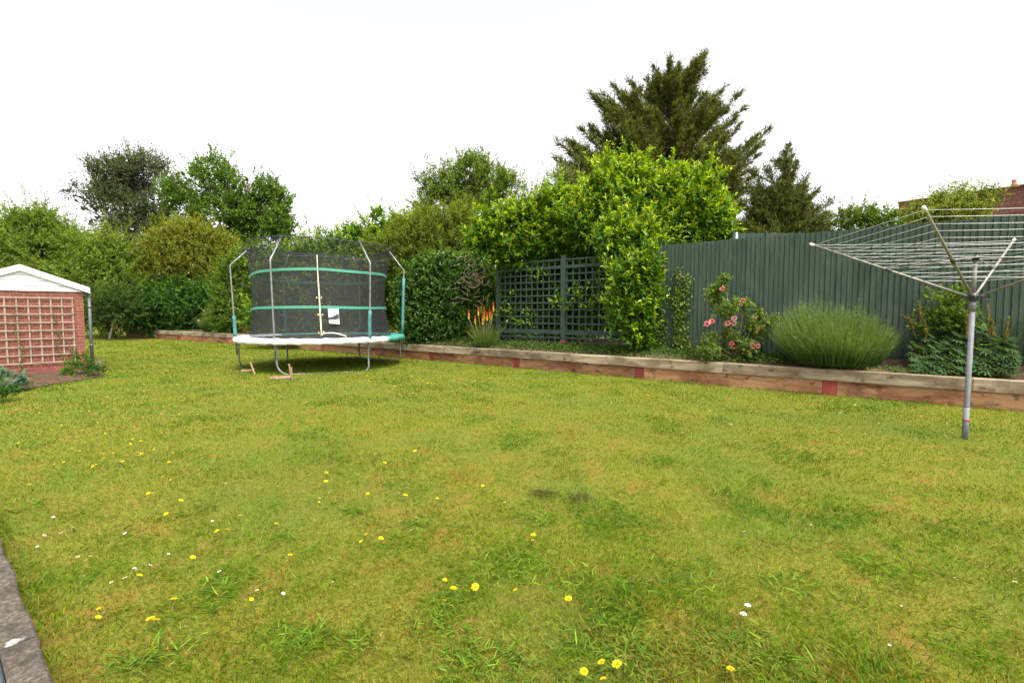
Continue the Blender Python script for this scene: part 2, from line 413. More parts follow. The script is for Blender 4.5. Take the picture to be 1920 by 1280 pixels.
def plant(name, label, cat, blobs, n, L, W, old, young, k=6, sl=.25, base=None, trunk=None, group=None, m=None, six=False,
          rough=.22, shell=.16, core=.3, gap=0., gs=1., upness=.45, young_p=.5, spread=(70, 25), seed=1, part='foliage', fine=2.2,
          fold=.25, droop=.12, pw=1.6, jit=.18, limbs=0, tr=.12, extra=None, top=None, coren=0, corem=1.0, spur=.05, spurl=3.0):
    """a shrub or tree: an Empty at its foot, one foliage part and, if asked, a trunk part with limbs"""
    B = np.array(blobs)
    if base is None: base = (B[:, 0].mean(), B[:, 1].mean(), 0.0)
    root = thing(name, label, cat, tuple(base), group=group)
    P, D = envelope(blobs, n, rough, shell, core, gap, gs, seed, fine)
    sd = nrm(D * .7 + np.array([[0, 0, upness]]) + rng.normal(0, .35, D.shape))
    LF = Leafage()
    shoots(LF, P, sd, sl, k, L, W, old, young, young_p * (.75 + .55 * D[:, 2]), spread, six, fold=fold, droop=droop, pw=pw, jit=jit)
    m_ = int(len(P) * spur)
    if m_:         # longer shoots standing out of the crown
        e = np.ones(len(P)) * 9
        for b in B: e = np.minimum(e, np.abs(np.linalg.norm((P - b[:3]) / b[3:], axis=1) - 1))
        i = rng.choice(np.argsort(e + (D[:, 2] < -.2) * 5)[:len(P) // 2], m_); d0 = nrm(D[i] + np.array([[0, 0, .5 + upness]]) + rng.normal(0, .35, (m_, 3))); q = P[i]; ln = sl * spurl * rng.uniform(.3, 1.1, m_)
        ns = int(spurl * 1.6) + 1
        for j in range(ns):
            f = j / ns; shoots(LF, q + d0 * (ln * f)[:, None], nrm(d0 + rng.normal(0, .25, d0.shape)), sl * (.9 - .45 * f), k, L * (1 - .3 * f), W * (1 - .3 * f), old, young, young_p + .3 * f, spread, six, fold=fold, droop=droop, pw=pw, jit=jit)
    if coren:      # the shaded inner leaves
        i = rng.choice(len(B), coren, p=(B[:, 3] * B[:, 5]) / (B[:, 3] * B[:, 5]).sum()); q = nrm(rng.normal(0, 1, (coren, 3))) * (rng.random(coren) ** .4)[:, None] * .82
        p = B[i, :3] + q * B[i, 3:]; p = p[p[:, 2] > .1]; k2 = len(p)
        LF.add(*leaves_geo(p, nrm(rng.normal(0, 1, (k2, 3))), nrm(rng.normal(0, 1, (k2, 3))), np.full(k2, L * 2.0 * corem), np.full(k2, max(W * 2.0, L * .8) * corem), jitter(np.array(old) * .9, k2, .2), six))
    if extra is not None: extra(LF, P, D)
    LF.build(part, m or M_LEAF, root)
    if trunk:
        mb = MB(); ctr = B[:, :3].mean(0); b0 = np.array(base); zt = ctr[2] if top is None else top
        cx = np.array([ctr[0], ctr[1], zt])
        pts = [b0 + (cx - b0) * t + np.array([math.sin(t * 5 + seed) * tr * .8, math.cos(t * 4 + seed) * tr * .8, 0]) for t in np.linspace(0, 1, 7)]
        mb.tube(pts, [tr * (1.25 - .85 * t) for t in np.linspace(0, 1, 7)], 8)
        idx = rng.permutation(len(B))[:limbs] if limbs < len(B) else np.arange(len(B))
        for i in idx:
            e = B[i, :3]; t0 = rng.uniform(.45, .9); s0 = b0 + (cx - b0) * t0
            if e[2] < s0[2]: s0 = b0 + (cx - b0) * max(.2, t0 - .35)
            md = s0 * .5 + e * .5 + rng.normal(0, .12, 3) * B[i, 3] + np.array([0, 0, -.1 * B[i, 5]])
            mb.tube([s0, md, e], [tr * .5, tr * .34, tr * .14], 6)
            for _ in range(5):
                dd = nrm(rng.normal(0, 1, 3) + np.array([0, 0, .5])); mb.tube([e * .4 + md * .6, e + dd * B[i, 3:] * .5, e + dd * B[i, 3:] * .95], [tr * .16, tr * .1, tr * .04], 5)
        mb.build('trunk', M_BARK, root, smooth=True)
    return root

def ribbons(LF, P, D, L, W, col, bend, seg=3, tipcol=None):
    """thin blades from P, first along D and then bending by `bend` (n,3)"""
    n = len(P); side = nrm(np.cross(D, rng.normal(0, 1, (n, 3))))
    rows = []; cs = []
    for j in range(seg + 1):
        t = j / seg; c = P + D * (L * t)[:, None] + bend * (L * t * t)[:, None]
        w = (W * (1 - t) ** .6 * .5 if j < seg else W * .04)[:, None]
        rows += [c - side * w, c + side * w]
        cc = col if tipcol is None else col * (1 - t ** 1.5) + tipcol * t ** 1.5
        cs += [cc, cc]
    k = 2 * (seg + 1)
    v = np.stack(rows, 1).reshape(-1, 3); c = np.stack(cs, 1).reshape(-1, 3)
    q = np.array([[2 * j, 2 * j + 1, 2 * j + 3, 2 * j + 2] for j in range(seg)])
    LF.add(v, (np.arange(n)[:, None, None] * k + q[None]).reshape(-1, 4), c)

# ------------------------------------------------------------------ garden axes: the sleeper wall
E = np.array([.7935, -.6086]); NB = np.array([.6086, .7935]); O2 = np.array([0., 12.84])
WROT = math.atan2(E[1], E[0])
def Wp(s, d, z=0.): return np.array([*(O2 + E * s + NB * d), z])
def s_of(px, d=0.):
    k = (px - 960) / F; o = O2 + NB * d      # ray X = k*Y meets o + E s
    return (k * o[1] - o[0]) / (E[0] - k * E[1])
def sd_of(p): q = p[..., :2] - O2; return q @ E, q @ NB
BEND_S = -14.2; BENDP = O2 + E * BEND_S; B2 = np.array([-22.5, 29.0]); E2 = nrm(B2 - BENDP); NB2 = np.array([E2[1], -E2[0]]) * 1.0
if NB2[1] < 0: NB2 = -NB2

# ------------------------------------------------------------------ setting
g = MB(); n = 1
g.add([(-400, -60, -.012), (400, -60, -.012), (400, 900, -.012), (-400, 900, -.012)], [(0, 1, 2, 3)])
go = g.build('ground', M_GROUND); tag(go, kind='structure')

# shed frame: local x along the front to the right, local y back
SHC = np.array([*G(163, 697)[:2], 0.]); SHA = math.atan2(.70, .714); SHU = np.array([math.cos(SHA), math.sin(SHA), 0]); SHV = np.array([-SHU[1], SHU[0], 0])
def shed_pt(x, y, z): return SHC + SHU * x + SHV * y + np.array([0, 0, z])
BEDPOLY = [G(-60, 745)[:2], G(60, 728)[:2], G(130, 716)[:2], G(196, 706)[:2], G(188, 699)[:2], shed_pt(.15, .1, 0)[:2], shed_pt(-2.6, .1, 0)[:2]]
def in_poly(p, poly):
    r = np.zeros(len(p), bool); m_ = len(poly)
    for i in range(m_):
        a, b = poly[i], poly[(i + 1) % m_]
        c = ((a[1] > p[:, 1]) != (b[1] > p[:, 1])) & (p[:, 0] < (b[0] - a[0]) * (p[:, 1] - a[1]) / (b[1] - a[1] + 1e-12) + a[0])
        r ^= c
    return r
ED_A, ED_B = G(104, 1280, .12)[:2], G(-2, 1003, .12)[:2]
EDN = np.array([ED_B[1] - ED_A[1], -(ED_B[0] - ED_A[0])]); EDN = EDN / np.linalg.norm(EDN)
if (np.array([0, 3]) - ED_A) @ EDN < 0: EDN = -EDN
def lawn_ok(p):
    s, d = sd_of(p); q = p[:, :2]
    ok = np.where(s > BEND_S, d < .0, ((q - BENDP) @ NB2) < 0.)
    ok &= ((q - ED_A) @ EDN) > .0
    ok &= ~in_poly(q, BEDPOLY)
    l = q - SHC[:2]; lx = l @ SHU[:2]; ly = l @ SHV[:2]
    ok &= ~((lx < .03) & (lx > -3) & (ly > 0) & (ly < 4))
    return ok

# lawn grass -------------------------------------------------------
def lawn():
    LF = Leafage()
    tot = 620000; r0, r1, ex = 1.5, 32., .42
    u = rng.random(tot); r = (r0 ** ex + u * (r1 ** ex - r0 ** ex)) ** (1 / ex)
    th = R(90) + rng.uniform(-1.06, 1.06, tot)
    p = np.stack([r * np.cos(th), r * np.sin(th), np.zeros(tot)], 1)
    p = p[lawn_ok(p)]; r = np.linalg.norm(p[:, :2], axis=1); n = len(p)
    q = p.copy()
    big = fbm(q * .55, 3); med = fbm(q * 1.7, 5); sm = fbm(q * 5.5, 9); tiny = fbm(q * 14, 15, 2)
    near = smooth(-r, -9, -3)
    dry = smooth(med * .55 + sm * .45 + .05 * near, .47, .62) * (.5 + .5 * near)
    moss = smooth(fbm(q * 2.6, 31) * .6 + tiny * .4, .53, .66) * near
    lush = smooth(fbm(q * 2.1, 41) * .7 + sm * .3, .52, .66)
    c = np.tile(np.array([[.118, .192, .009]]), (n, 1))
    mixc = lambda c, col, f: c * (1 - f[:, None]) + np.array(col)[None] * f[:, None]
    c = mixc(c, (.094, .168, .010), smooth(big, .42, .60) * .8)
    c = mixc(c, (.084, .165, .014), lush * .9)
    rnd = rng.random(n)
    c = mixc(c, (.27, .215, .045), np.clip(dry * .8 * (rnd < .58) + (rnd > .92) * .7, 0, 1))
    c = mixc(c, (.24, .130, .014), moss * .7 * (rng.random(n) < .45))
    c = jitter(c, n, .30, .09)
    L = rng.uniform(.018, .042, n) * (1 + .5 * lush) * (1 - .3 * dry)
    # longer grass along the foot of the walls, where the mower misses
    s, d = sd_of(p); dw = np.minimum(np.abs(d), np.abs((p[:, :2] - ED_A) @ EDN))
    L *= 1 + 1.6 * np.exp(-(dw / .10) ** 2) * rng.random(n)
    crs = smooth(fbm(q * 3.4, 71) * .6 + tiny * .4, .52, .60) * smooth(-r, -7.5, -4); crs = crs * (rng.random(n) < .38)
    L = L * (1 + .15 * crs); c = mixc(c, (.10, .185, .022), crs * .6)
    W = np.maximum(rng.uniform(.0026, .0054, n), r * .0008) * (1 + .35 * lush) * (1 + .8 * crs)
    lean = rng.normal(0, 1, (n, 3)); lean[:, 2] = 0; lean = nrm(lean) * (rng.uniform(.15, 1.1, n) + 1.2 * crs)[:, None]
    # mower/wind lay in patches
    lay = np.stack([fbm(q * .8, 51) - .5, fbm(q * .8, 61) - .5, np.zeros(n)], 1) * 1.2
    D = nrm(np.array([[0, 0, 1.]]) + lean * .6 + lay)
    bend = lean * .5 + lay * .4 - np.array([[0, 0, .25]])
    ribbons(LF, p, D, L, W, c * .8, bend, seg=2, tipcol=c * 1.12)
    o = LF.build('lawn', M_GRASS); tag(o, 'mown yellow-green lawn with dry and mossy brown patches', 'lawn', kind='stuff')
lawn()

# flower bed soil behind the sleepers --------------------------------
def bed():
    mb = MB(); ns, nd = 130, 9
    ss = np.linspace(-14.2, 14, ns); ds = np.linspace(.16, 3.0, nd)
    v = []
    for s in ss:
        for d in ds:
            z = .405 + .20 * min(1, (d - .16) / .8) + .05 * (vnoise(np.array([[s * 3, d * 5, 0]]), 3)[0] - .5)
            v.append(Wp(s, d, z))
    f = [(i * nd + j, (i + 1) * nd + j, (i + 1) * nd + j + 1, i * nd + j + 1) for i in range(ns - 1) for j in range(nd - 1)]
    v2 = [Wp(s, 3.0, 0) for s in ss]; b = len(v)
    f += [(i * nd + nd - 1, (i + 1) * nd + nd - 1, b + i + 1, b + i) for i in range(ns - 1)]
    mb.add(v + v2, f)
    a = np.array([*BENDP, .41]); e3 = np.array([*E2, 0]); n3 = np.array([*NB2, 0])
    mb.add([a + n3 * .16, a + e3 * 16 + n3 * .16, a + e3 * 16 + n3 * 3 + [0, 0, .2], a + n3 * 3 + [0, 0, .2]], [(0, 1, 2, 3)])
    o = mb.build('flower_bed_soil', M_SOIL, smooth=True); tag(o, kind='structure')
    mb = MB(); P = [np.array([*p, 0]) for p in BEDPOLY]; c = sum(P) / len(P)
    ring = []
    for i in range(len(P)):
        a, b = P[i], P[(i + 1) % len(P)]
        for t in np.linspace(0, 1, 6)[:-1]: ring.append(a * (1 - t) + b * t + np.array([*rng.normal(0, .03, 2), .006]))
    m_ = len(ring); inner = [c + (p - c) * .72 + np.array([0, 0, .05 + .03 * rng.random()]) for p in ring]
    mb.add(ring + inner + [c + np.array([0, 0, .09])], [(i, (i + 1) % m_, m_ + (i + 1) % m_, m_ + i) for i in range(m_)] + [(m_ + i, m_ + (i + 1) % m_, 2 * m_) for i in range(m_)])
    o = mb.build('border_soil', M_SOIL, smooth=True); tag(o, kind='structure')
bed()

# ------------------------------------------------------------------ sleeper wall
POSTS_PX = [1560, 1200, 968, 809, 693, 604, 534]
def sleeper_wall():
    w = thing('sleeper_wall', 'low retaining wall of weathered timber sleepers with red painted posts along the flower bed', 'retaining wall', (*O2, 0), WROT)
    edges = sorted([s_of(p) for p in (1085, 1850, 880, 640, 520)] + [-14.2, 14.0, 4.6 + 0.0, -10.4])
    edges = [-14.2, s_of(520), s_of(640), s_of(745), s_of(880), s_of(1071), s_of(1360), s_of(1830), 12.6, 15.0]
    for i, (a, b) in enumerate(zip(edges[:-1], edges[1:])):
        mb = MB(); dz = random.uniform(-.006, .006); dy = random.uniform(-.008, .008); k = 14
        xs = np.linspace(a + .004, b - .004, k)
        prof = [(-.035, .262), (.19, .262), (.19, .448), (-.030, .450), (-.037, .442)]
        v = []
        for j, x in enumerate(xs):
            wv = .004 * math.sin(x * 2.1 + i)
            v += [(x, y + dy + (wv if y < 0 else 0), z + dz + random.uniform(-.002, .002)) for y, z in prof]
        m_ = len(prof); f = [(j * m_ + q, j * m_ + (q + 1) % m_, (j + 1) * m_ + (q + 1) % m_, (j + 1) * m_ + q) for j in range(k - 1) for q in range(m_)]
        f += [tuple(range(m_ - 1, -1, -1)), tuple((k - 1) * m_ + q for q in range(m_))]
        f = [tuple(reversed(q)) for q in f]
        mb.add(v, f).build('top_sleeper', M_SLTOP, w, local=True)
    ps = sorted(s_of(p) for p in POSTS_PX) + [10.5, 13.8]
    ed = [-14.2] + ps + [15.0]
    for s in ps:
        MB().box(s - .105, s + .105, -.006, .12, -.05, .258).build('post', M_REDPAINT, w, local=True, bevel=.006)
    for a, b in zip(ed[:-1], ed[1:]):
        if b - a < .3: continue
        a2, b2 = a + .107, b - .107
        MB().box(a2, b2, .0, .14, -.05, .257).build('lower_sleeper', M_SLLOW, w, local=True, bevel=.006)
    # far leg after the bend
    w2 = thing('sleeper_wall', 'far end of the timber sleeper edging under the shaded shrubs beyond the brick shed', 'retaining wall', (*BENDP, 0), math.atan2(-E2[1], -E2[0]))
    for i in range(6):
        MB().box(-2.4 * i - 2.396, -2.4 * i - .004, -.03, .18, .262, .448).build('top_sleeper', M_SLTOP, w2, local=True, bevel=.006)
        MB().box(-2.4 * i - 2.30, -2.4 * i - .1, .0, .14, -.05, .257).build('lower_sleeper', M_SLLOW, w2, local=True, bevel=.006)
        MB().box(-2.4 * i - .098, -2.4 * i + .098, -.008, .12, -.05, .258).build('post', M_REDPAINT, w2, local=True, bevel=.006)
sleeper_wall()

# ------------------------------------------------------------------ fence and trellis
FD = 1.0
S_TR0, S_TRM, S_F0 = s_of(938, FD), s_of(1057, FD), s_of(1236, FD)
def fence():
    f = thing('close_board_fence', 'tall dark green close board fence behind the roses and clothes airer', 'fence', (*(O2 + NB * FD), 0), WROT)
    s = S_F0; k = 0; pitch = .088
    while s < 15:
        mb = MB()
        for i in range(21):
            x = s + i * pitch; dz = random.uniform(-.006, .006); t = random.uniform(-.003, .003)
            z1 = 2.99 + dz
            # feather edged board: thick edge over the thin edge of the next
            v = [(x, -.020 + t, .50), (x + pitch + .012, -.004 + t, .50), (x + pitch + .012, .006, .50), (x, .006, .50)]
            v += [(a, b, z1) for a, b, _ in v]
            mb.add(v, [(3, 2, 1, 0), (4, 5, 6, 7), (0, 1, 5, 4), (1, 2, 6, 5), (2, 3, 7, 6), (3, 0, 4, 7)])
        mb.build('fence_panel', M_FENCE, f, local=True)
        s += 21 * pitch + .001
    s = S_F0
    while s < 15.2:
        MB().box(s - .05, s + .05, .03, .13, 0, 2.93).build('post', M_FENCE, f, local=True); s += 21 * pitch + .001
    for z in (.8, 1.75, 2.7):
        MB().box(S_F0, 15, .010, .028, z - .04, z + .04).build('rail', M_FENCE, f, local=True)
fence()
def trellis():
    t = thing('garden_trellis', 'dark green square lattice trellis screen in front of the laurel', 'trellis', (*(O2 + NB * FD), 0), WROT)
    def panel(a, b, name):
        mb = MB(); p = .185
        nx = int((b - a) / p)
        for i in range(nx + 1):
            x = a + i * (b - a) / nx; mb.box(x - .021, x + .021, -.012, .004, .56, 2.86)
        for j in range(13):
            z = .58 + j * (2.25 / 12); mb.box(a - .02, b + .02, -.028, -.0125, z - .021, z + .021)
        mb.box(a - .02, b + .02, -.045, -.0285, 2.60, 2.68); mb.box(a - .02, b + .02, -.045, -.0285, .86, .93)
        mb.build(name, M_TRELLIS, t, local=True)
    panel(S_TR0, S_TRM - .09, 'lattice'); panel(S_TRM + .09, S_F0 - .05, 'lattice')
    MB().box(S_TRM - .065, S_TRM + .065, -.06, .06, .62, 2.93).build('post', M_TRELLIS, t, local=True, bevel=.006)
    MB().box(S_TRM - .070, S_TRM + .070, -.066, .064, .42, .70).build('post_foot', M_REDPAINT, t, local=True, bevel=.006)
    MB().box(S_TR0 - .12, S_TR0 - .02, -.05, .05, .5, 2.85).build('post', M_TRELLIS, t, local=True, bevel=.006)
    MB().box(S_F0 - .045, S_F0 - .005, -.045, .05, .5, 2.93).build('post', M_TRELLIS, t, local=True, bevel=.006)
trellis()

# ------------------------------------------------------------------ brick shed
def shed():
    sh = thing('brick_shed', 'small red brick shed with white gable boards and dark downpipe', 'shed', tuple(SHC), SHA)
    HW = 1.05; ze = 1.93; zp = 2.36; DP = 3.6
    MB().box(-2 * HW, 0, 0, DP, .17, ze).build('wall', M_BRICK, sh, local=True)
    MB().box(-2 * HW - .012, .012, -.014, DP, -.05, .169).build('plinth', M_PLINTH, sh, local=True, bevel=.01)
    mb = MB()   # gable cladding: horizontal boards
    nb = 4; z0, z1 = ze + .003, zp + .06
    for i in range(nb):
        a, b = z0 + (z1 - z0) * i / nb, z0 + (z1 - z0) * (i + 1) / nb - .004
        wa, wb = HW * (zp + .07 - a) / (zp + .07 - ze), max(.01, HW * (zp + .07 - b) / (zp + .07 - ze))
        mb.add([(-HW - wa, -.030, a), (-HW + wa, -.030, a), (-HW + wb, -.014, b), (-HW - wb, -.014, b), (-HW - wa, .0, a), (-HW + wa, .0, a), (-HW + wb, .0, b), (-HW - wb, .0, b)],
               [(0, 1, 2, 3), (7, 6, 5, 4), (0, 4, 5, 1), (3, 2, 6, 7), (1, 5, 6, 2), (0, 3, 7, 4)])
    mb.build('gable_cladding', M_WHITE, sh, local=True)
    ov = .13; sl = (zp - ze) / HW
    for sg in (1, -1):
        mb = MB(); xe = HW + ov; zb = zp + .16 - sl * xe
        pts = [(0, zp + .16), (sg * xe, zb), (sg * xe, zb - .135), (sg * (xe - .12), zb - .135 + sl * .12 + .0), (0, zp + .02)]
        pts = [(-HW + x, z) for x, z in pts]
        v = [(x, -.085, z) for x, z in pts] + [(x, -.045, z) for x, z in pts]; m_ = len(pts)
        mb.add(v, [tuple(range(m_)), tuple(range(2 * m_ - 1, m_ - 1, -1))] + [(i, m_ + i, m_ + (i + 1) % m_, (i + 1) % m_) for i in range(m_)])
        mb.build('bargeboard', M_WHITE, sh, local=True)
        mb = MB()
        q = [(-HW, zp + .155), (-HW + sg * xe, zb - .004), (-HW + sg * xe, zb - .04), (-HW, zp + .115)]
        v = [(x, -.044, z) for x, z in q] + [(x, DP + .1, z) for x, z in q]
        mb.add(v, [(0, 1, 2, 3), (7, 6, 5, 4), (0, 4, 5, 1), (1, 5, 6, 2), (2, 6, 7, 3), (3, 7, 4, 0)]).build('roof', M_FELT, sh, local=True)
    zb = zp + .16 - sl * (HW + ov)
    MB().box(ov - .06, ov + .0, -.03, DP, zb - .13, zb - .045).build('gutter', M_PIPE, sh, local=True, bevel=.02)
    mb = MB(); mb.tube([(ov - .02, .02, zb - .12), (ov - .02, .02, .08)], .034, 10); mb.tube([(ov - .02, .02, .62), (ov - .02, .02, .67)], .041, 10); mb.tube([(ov - .02, .02, 1.55), (ov - .02, .02, 1.60)], .041, 10)
    mb.build('downpipe', M_PIPE, sh, local=True, smooth=True)
    tr = thing('wall_trellis', 'silvery square wooden trellis fixed to the brick shed wall', 'trellis', tuple(SHC), SHA)
    mb = MB(); x1 = -.20; p = .188
    for i in range(11):
        x = x1 - i * p; mb.box(x - .0135, x + .0135, -.030, -.014, .255, 1.80)
    for j in range(9):
        z = .28 + j * .187; mb.box(x1 - 10 * p - .03, x1 + .02, -.046, -.0305, z - .0125, z + .0125)
    mb.build('lattice', M_PALEWOOD, tr, local=True)
shed()

# ------------------------------------------------------------------ stone edging, bottom left
def edging():
    ax = nrm(np.array([*(ED_B - ED_A), 0])); nv = np.array([*EDN, 0])
    w = thing('stone_wall', 'low wall capped with weathered grey coping stones beside the lawn, lower left', 'wall', (*ED_A, 0), math.atan2(ax[1], ax[0]))
    sgn = -1 if (np.cross(ax, nv)[2] > 0) else 1
    lft = G(22, 1280, .12)[:2]; wd = abs((lft - ED_A) @ EDN) + .01
    j = (G(12, 1046, .12)[:2] - ED_A) @ ax[:2]
    ed = [j - 2.02, j - 1.01, j, j + .9, j + 1.8, j + 2.7]
    for a, b in zip(ed[:-1], ed[1:]):
        mb = MB(); k = 10; xs = np.linspace(a + .004, b - .004, k); v = []
        for x in xs:
            e = .006 * math.sin(x * 9) + random.uniform(-.003, .003)
            pr = [(e, .04), (e, .113), (.008 + e, .12), (wd - .01, .12 + random.uniform(-.002, .002)), (wd, .112), (wd, .04)]
            v += [(x, sgn * y, z) for y, z in pr]
        m_ = 6; f = [(i * m_ + q, i * m_ + (q + 1) % m_, (i + 1) * m_ + (q + 1) % m_, (i + 1) * m_ + q) for i in range(k - 1) for q in range(m_)]
        f += [tuple(range(m_)), tuple((k - 1) * m_ + q for q in range(m_ - 1, -1, -1))]
        mb.add(v, f).build('coping_stone', M_STONE, w, local=True)
    MB().box(ed[0], ed[-1], min(sgn * .02, sgn * (wd - .03)), max(sgn * .02, sgn * (wd - .03)), -.1, .039).build('wall_face', M_BRICK, w, local=True)
    # thin dark tube laid along the outer edge of the coping
    r = thing('edge_bar', 'thin dark bar along the outer side of the coping stones', 'rail', (*ED_A, 0), math.atan2(ax[1], ax[0]))
    MB().tube([(ed[0], sgn * (wd + .014), .105), (ed[-1], sgn * (wd + .014), .105)], .013, 8).build('dark_tube', M_BLACKPL, r, local=True, smooth=True)
    pa = [ED_A - EDN * (wd + .0) - ax[:2] * 3, ED_A - EDN * (wd + .0) + ax[:2] * 3, ED_A - EDN * (wd + 3) + ax[:2] * 3, ED_A - EDN * (wd + 3) - ax[:2] * 3]
    o = MB().add([(*p, -.006) for p in pa], [(0, 1, 2, 3)]).build('path', M_SOIL); tag(o, kind='structure')
edging()

# ------------------------------------------------------------------ trampoline
TC = np.array([-5.15, 13.4, 0.]); TA = [R(a) for a in (201, 261, 321, 21, 81, 141)]
def tp(r, a, z): return TC + np.array([r * math.cos(a), r * math.sin(a), z])
def on_net(px, py, r):       # where the view ray first meets the net cylinder
    d = ray(px, py); o = np.array([0, 0, H]) - TC
    a = d[0] ** 2 + d[1] ** 2; b = 2 * (o[0] * d[0] + o[1] * d[1]); c = o[0] ** 2 + o[1] ** 2 - r * r
    t = (-b - math.sqrt(max(0, b * b - 4 * a * c))) / (2 * a); return np.array([0, 0, H]) + d * t
def net_r(z):
    t = (z - .80) / 2.4
    return 1.80 - .16 * math.sin(min(1, t * 1.0) * math.pi) * (1 - .2 * t) - .0 * t
def trampoline():
    T = thing('trampoline', 'large round trampoline with black safety net and bleached white edge pad', 'trampoline', tuple(TC))
    mz = .78; FR = 2.06
    mb = MB(); mb.tube([tp(FR, a, mz - .05) for a in np.linspace(0, 2 * math.pi, 61)[:-1]], .024, 8, closed=True); mb.build('frame_ring', M_GALV, T, smooth=True)
    for i, jn in ((0, 5), (1, 2), (3, 4)):
        a, b = TA[i], TA[jn]
        p, q = tp(FR, a, 0), tp(FR, b, 0); dr = nrm(q - p); rr = .22; pts = []
        inw = lambda t: np.array([0, 0, 0]) + nrm(TC - (p + q) / 2) * (.0)
        pts.append(p + [0, 0, mz - .06]); pts.append(p + [0, 0, .5])
        for k in range(7):
            an = k / 6 * math.pi / 2; pts.append(p + dr * (rr - rr * math.cos(an)) + np.array([0, 0, .035 + rr - rr * math.sin(an)]))
        for k in range(7):
            an = (1 - k / 6) * math.pi / 2; pts.append(q - dr * (rr - rr * math.cos(an)) + np.array([0, 0, .035 + rr - rr * math.sin(an)]))
        pts.append(q + [0, 0, .5]); pts.append(q + [0, 0, mz - .06])
        sk = (.02, -.13) if i < 3 else (-.02, -.03)
        for k in range(2, len(pts) - 2): pts[k] = pts[k] + np.array([0, 0, sk[0] + (sk[1] - sk[0]) * (k - 2) / (len(pts) - 5)])
        MB().tube(pts, .023, 8).build('leg_frame', M_GALV, T, smooth=True)
    # jumping mat
    mb = MB(); m_ = 48; v = [tp(1.84, 2 * math.pi * k / m_, mz - .02) for k in range(m_)] + [tp(1.84, 2 * math.pi * k / m_, mz - .03) for k in range(m_)]
    mb.add(v, [tuple(range(m_)), tuple(range(2 * m_ - 1, m_ - 1, -1))] + [(k, m_ + k, m_ + (k + 1) % m_, (k + 1) % m_) for k in range(m_)]); mb.build('jump_mat', M_MATBLACK, T)
    # pad ring in sewn sections: the sunward half is bleached white
    def pad(a0, a1, m, nm):
        mb = MB(); k = max(4, int((a1 - a0) / R(3))); v = []
        prof = [(1.79, .005), (1.85, .040), (2.0, .050), (2.13, .035), (2.165, -.005), (2.16, -.075), (2.14, -.07), (2.12, -.01), (1.80, -.012)]
        for i in range(k + 1):
            a = a0 + (a1 - a0) * i / k; w = .008 * math.sin(a * 31) + .006 * math.sin(a * 67)
            v += [tp(r_, a, mz + z_ + (w if q != 7 else 0) - (.012 * abs(math.sin(a * 23)) if z_ < -.02 else 0)) for q, (r_, z_) in enumerate(prof)]
        n_ = len(prof); f = [(i * n_ + q, i * n_ + (q + 1) % n_, (i + 1) * n_ + (q + 1) % n_, (i + 1) * n_ + q) for i in range(k) for q in range(n_)]
        f += [tuple(range(n_ - 1, -1, -1)), tuple(k * n_ + q for q in range(n_))]
        o = mb.add(v, f).build(nm, m, T, smooth=True); return o
    o = pad(R(150), R(337), M_PADWHITE, 'safety_pad'); o['label'] = 'bleached white front pad'
    o = pad(R(337.5), R(337.5 + 172), M_PADGREEN, 'safety_pad'); o['label'] = 'green pad at the rear and right'
    # poles
    for i, a in enumerate(TA):
        zt = 3.06 if i == 0 else 3.2
        pts = [tp(2.10, a, .35), tp(2.12, a, mz), tp(2.19, a, 2.58), tp(2.19, a, 2.63), tp(2.165, a, 2.67), tp(1.76, a, zt)]
        p = MB().tube(pts, .0205, 8).build('pole', M_GALV, T, smooth=True)
        z1 = {0: 1.35, 1: .0, 2: 1.48, 3: 2.42, 4: 1.6, 5: 1.5}[i]
        if z1 > .5:
            f = lambda z: 2.12 + (.07) * (z - mz) / (2.58 - mz)
            MB().tube([tp(f(z), a + .004 * math.sin(z * 9), z) for z in np.linspace(mz + .03, z1, 6)], [.040 + .003 * (k % 2) for k in range(6)], 10).build('foam_sleeve', M_FOAM, p, smooth=True)
        MB().tube([tp(1.79, a, zt - .03), tp(1.72, a, zt + .035)], .03, 8).build('pole_cap', M_BLACKPL, p, smooth=True)
    # net: cylinder drawn in at the waist, held out at the ring
    na, nz = 72, 22; v = []
    def netp(a, t):
        ht = max(0., math.cos((a - TA[0] ) * 3)) ; zt = 3.16 + .05 * (1 - ht)
        if abs((a - TA[0] + math.pi) % (2 * math.pi) - math.pi) < .35: zt -= .10 * (1 - abs((a - TA[0] + math.pi) % (2 * math.pi) - math.pi) / .35)
        z = mz + .03 + (zt - mz - .03) * t
        r = 1.80 - .17 * math.sin(math.pi * min(1, t / .9)) * (.75 + .25 * math.cos(3 * (a - TA[0]) + math.pi)) + .0
        b6 = (a - TA[0] + math.pi / 6) % (math.pi / 3) - math.pi / 6; r += t ** 3 * (.05 - 1.75 * (1 - math.cos(R(30)) / math.cos(R(30) - abs(b6))) * .55) + (.10 * smooth(np.array(t), .86, 1.0))
        return tp(r, a, z)
    for j in range(nz + 1):
        for i in range(na): v.append(netp(2 * math.pi * i / na, j / nz))
    jh = 18; fq = lambda a, b: [(j * na + i, j * na + (i + 1) % na, (j + 1) * na + (i + 1) % na, (j + 1) * na + i) for j in range(a, b) for i in range(na)]
    net = MB().add(v[:(jh + 1) * na], fq(0, jh)).build('safety_net', M_NET, T, smooth=True)
    MB().add(v[jh * na:], fq(0, nz - jh)).build('net_crown', M_NETTOP, net, smooth=True)
    MB().tube([netp(2 * math.pi * i / na, 1.0) for i in range(na)], 0.008, 6, closed=True).build('top_ring', M_BLACKPL, net, smooth=True)
    MB().tube([netp(2 * math.pi * i / na, .818) for i in range(na)], .008, 5, closed=True).build('hem', M_BLACKPL, net, smooth=True)
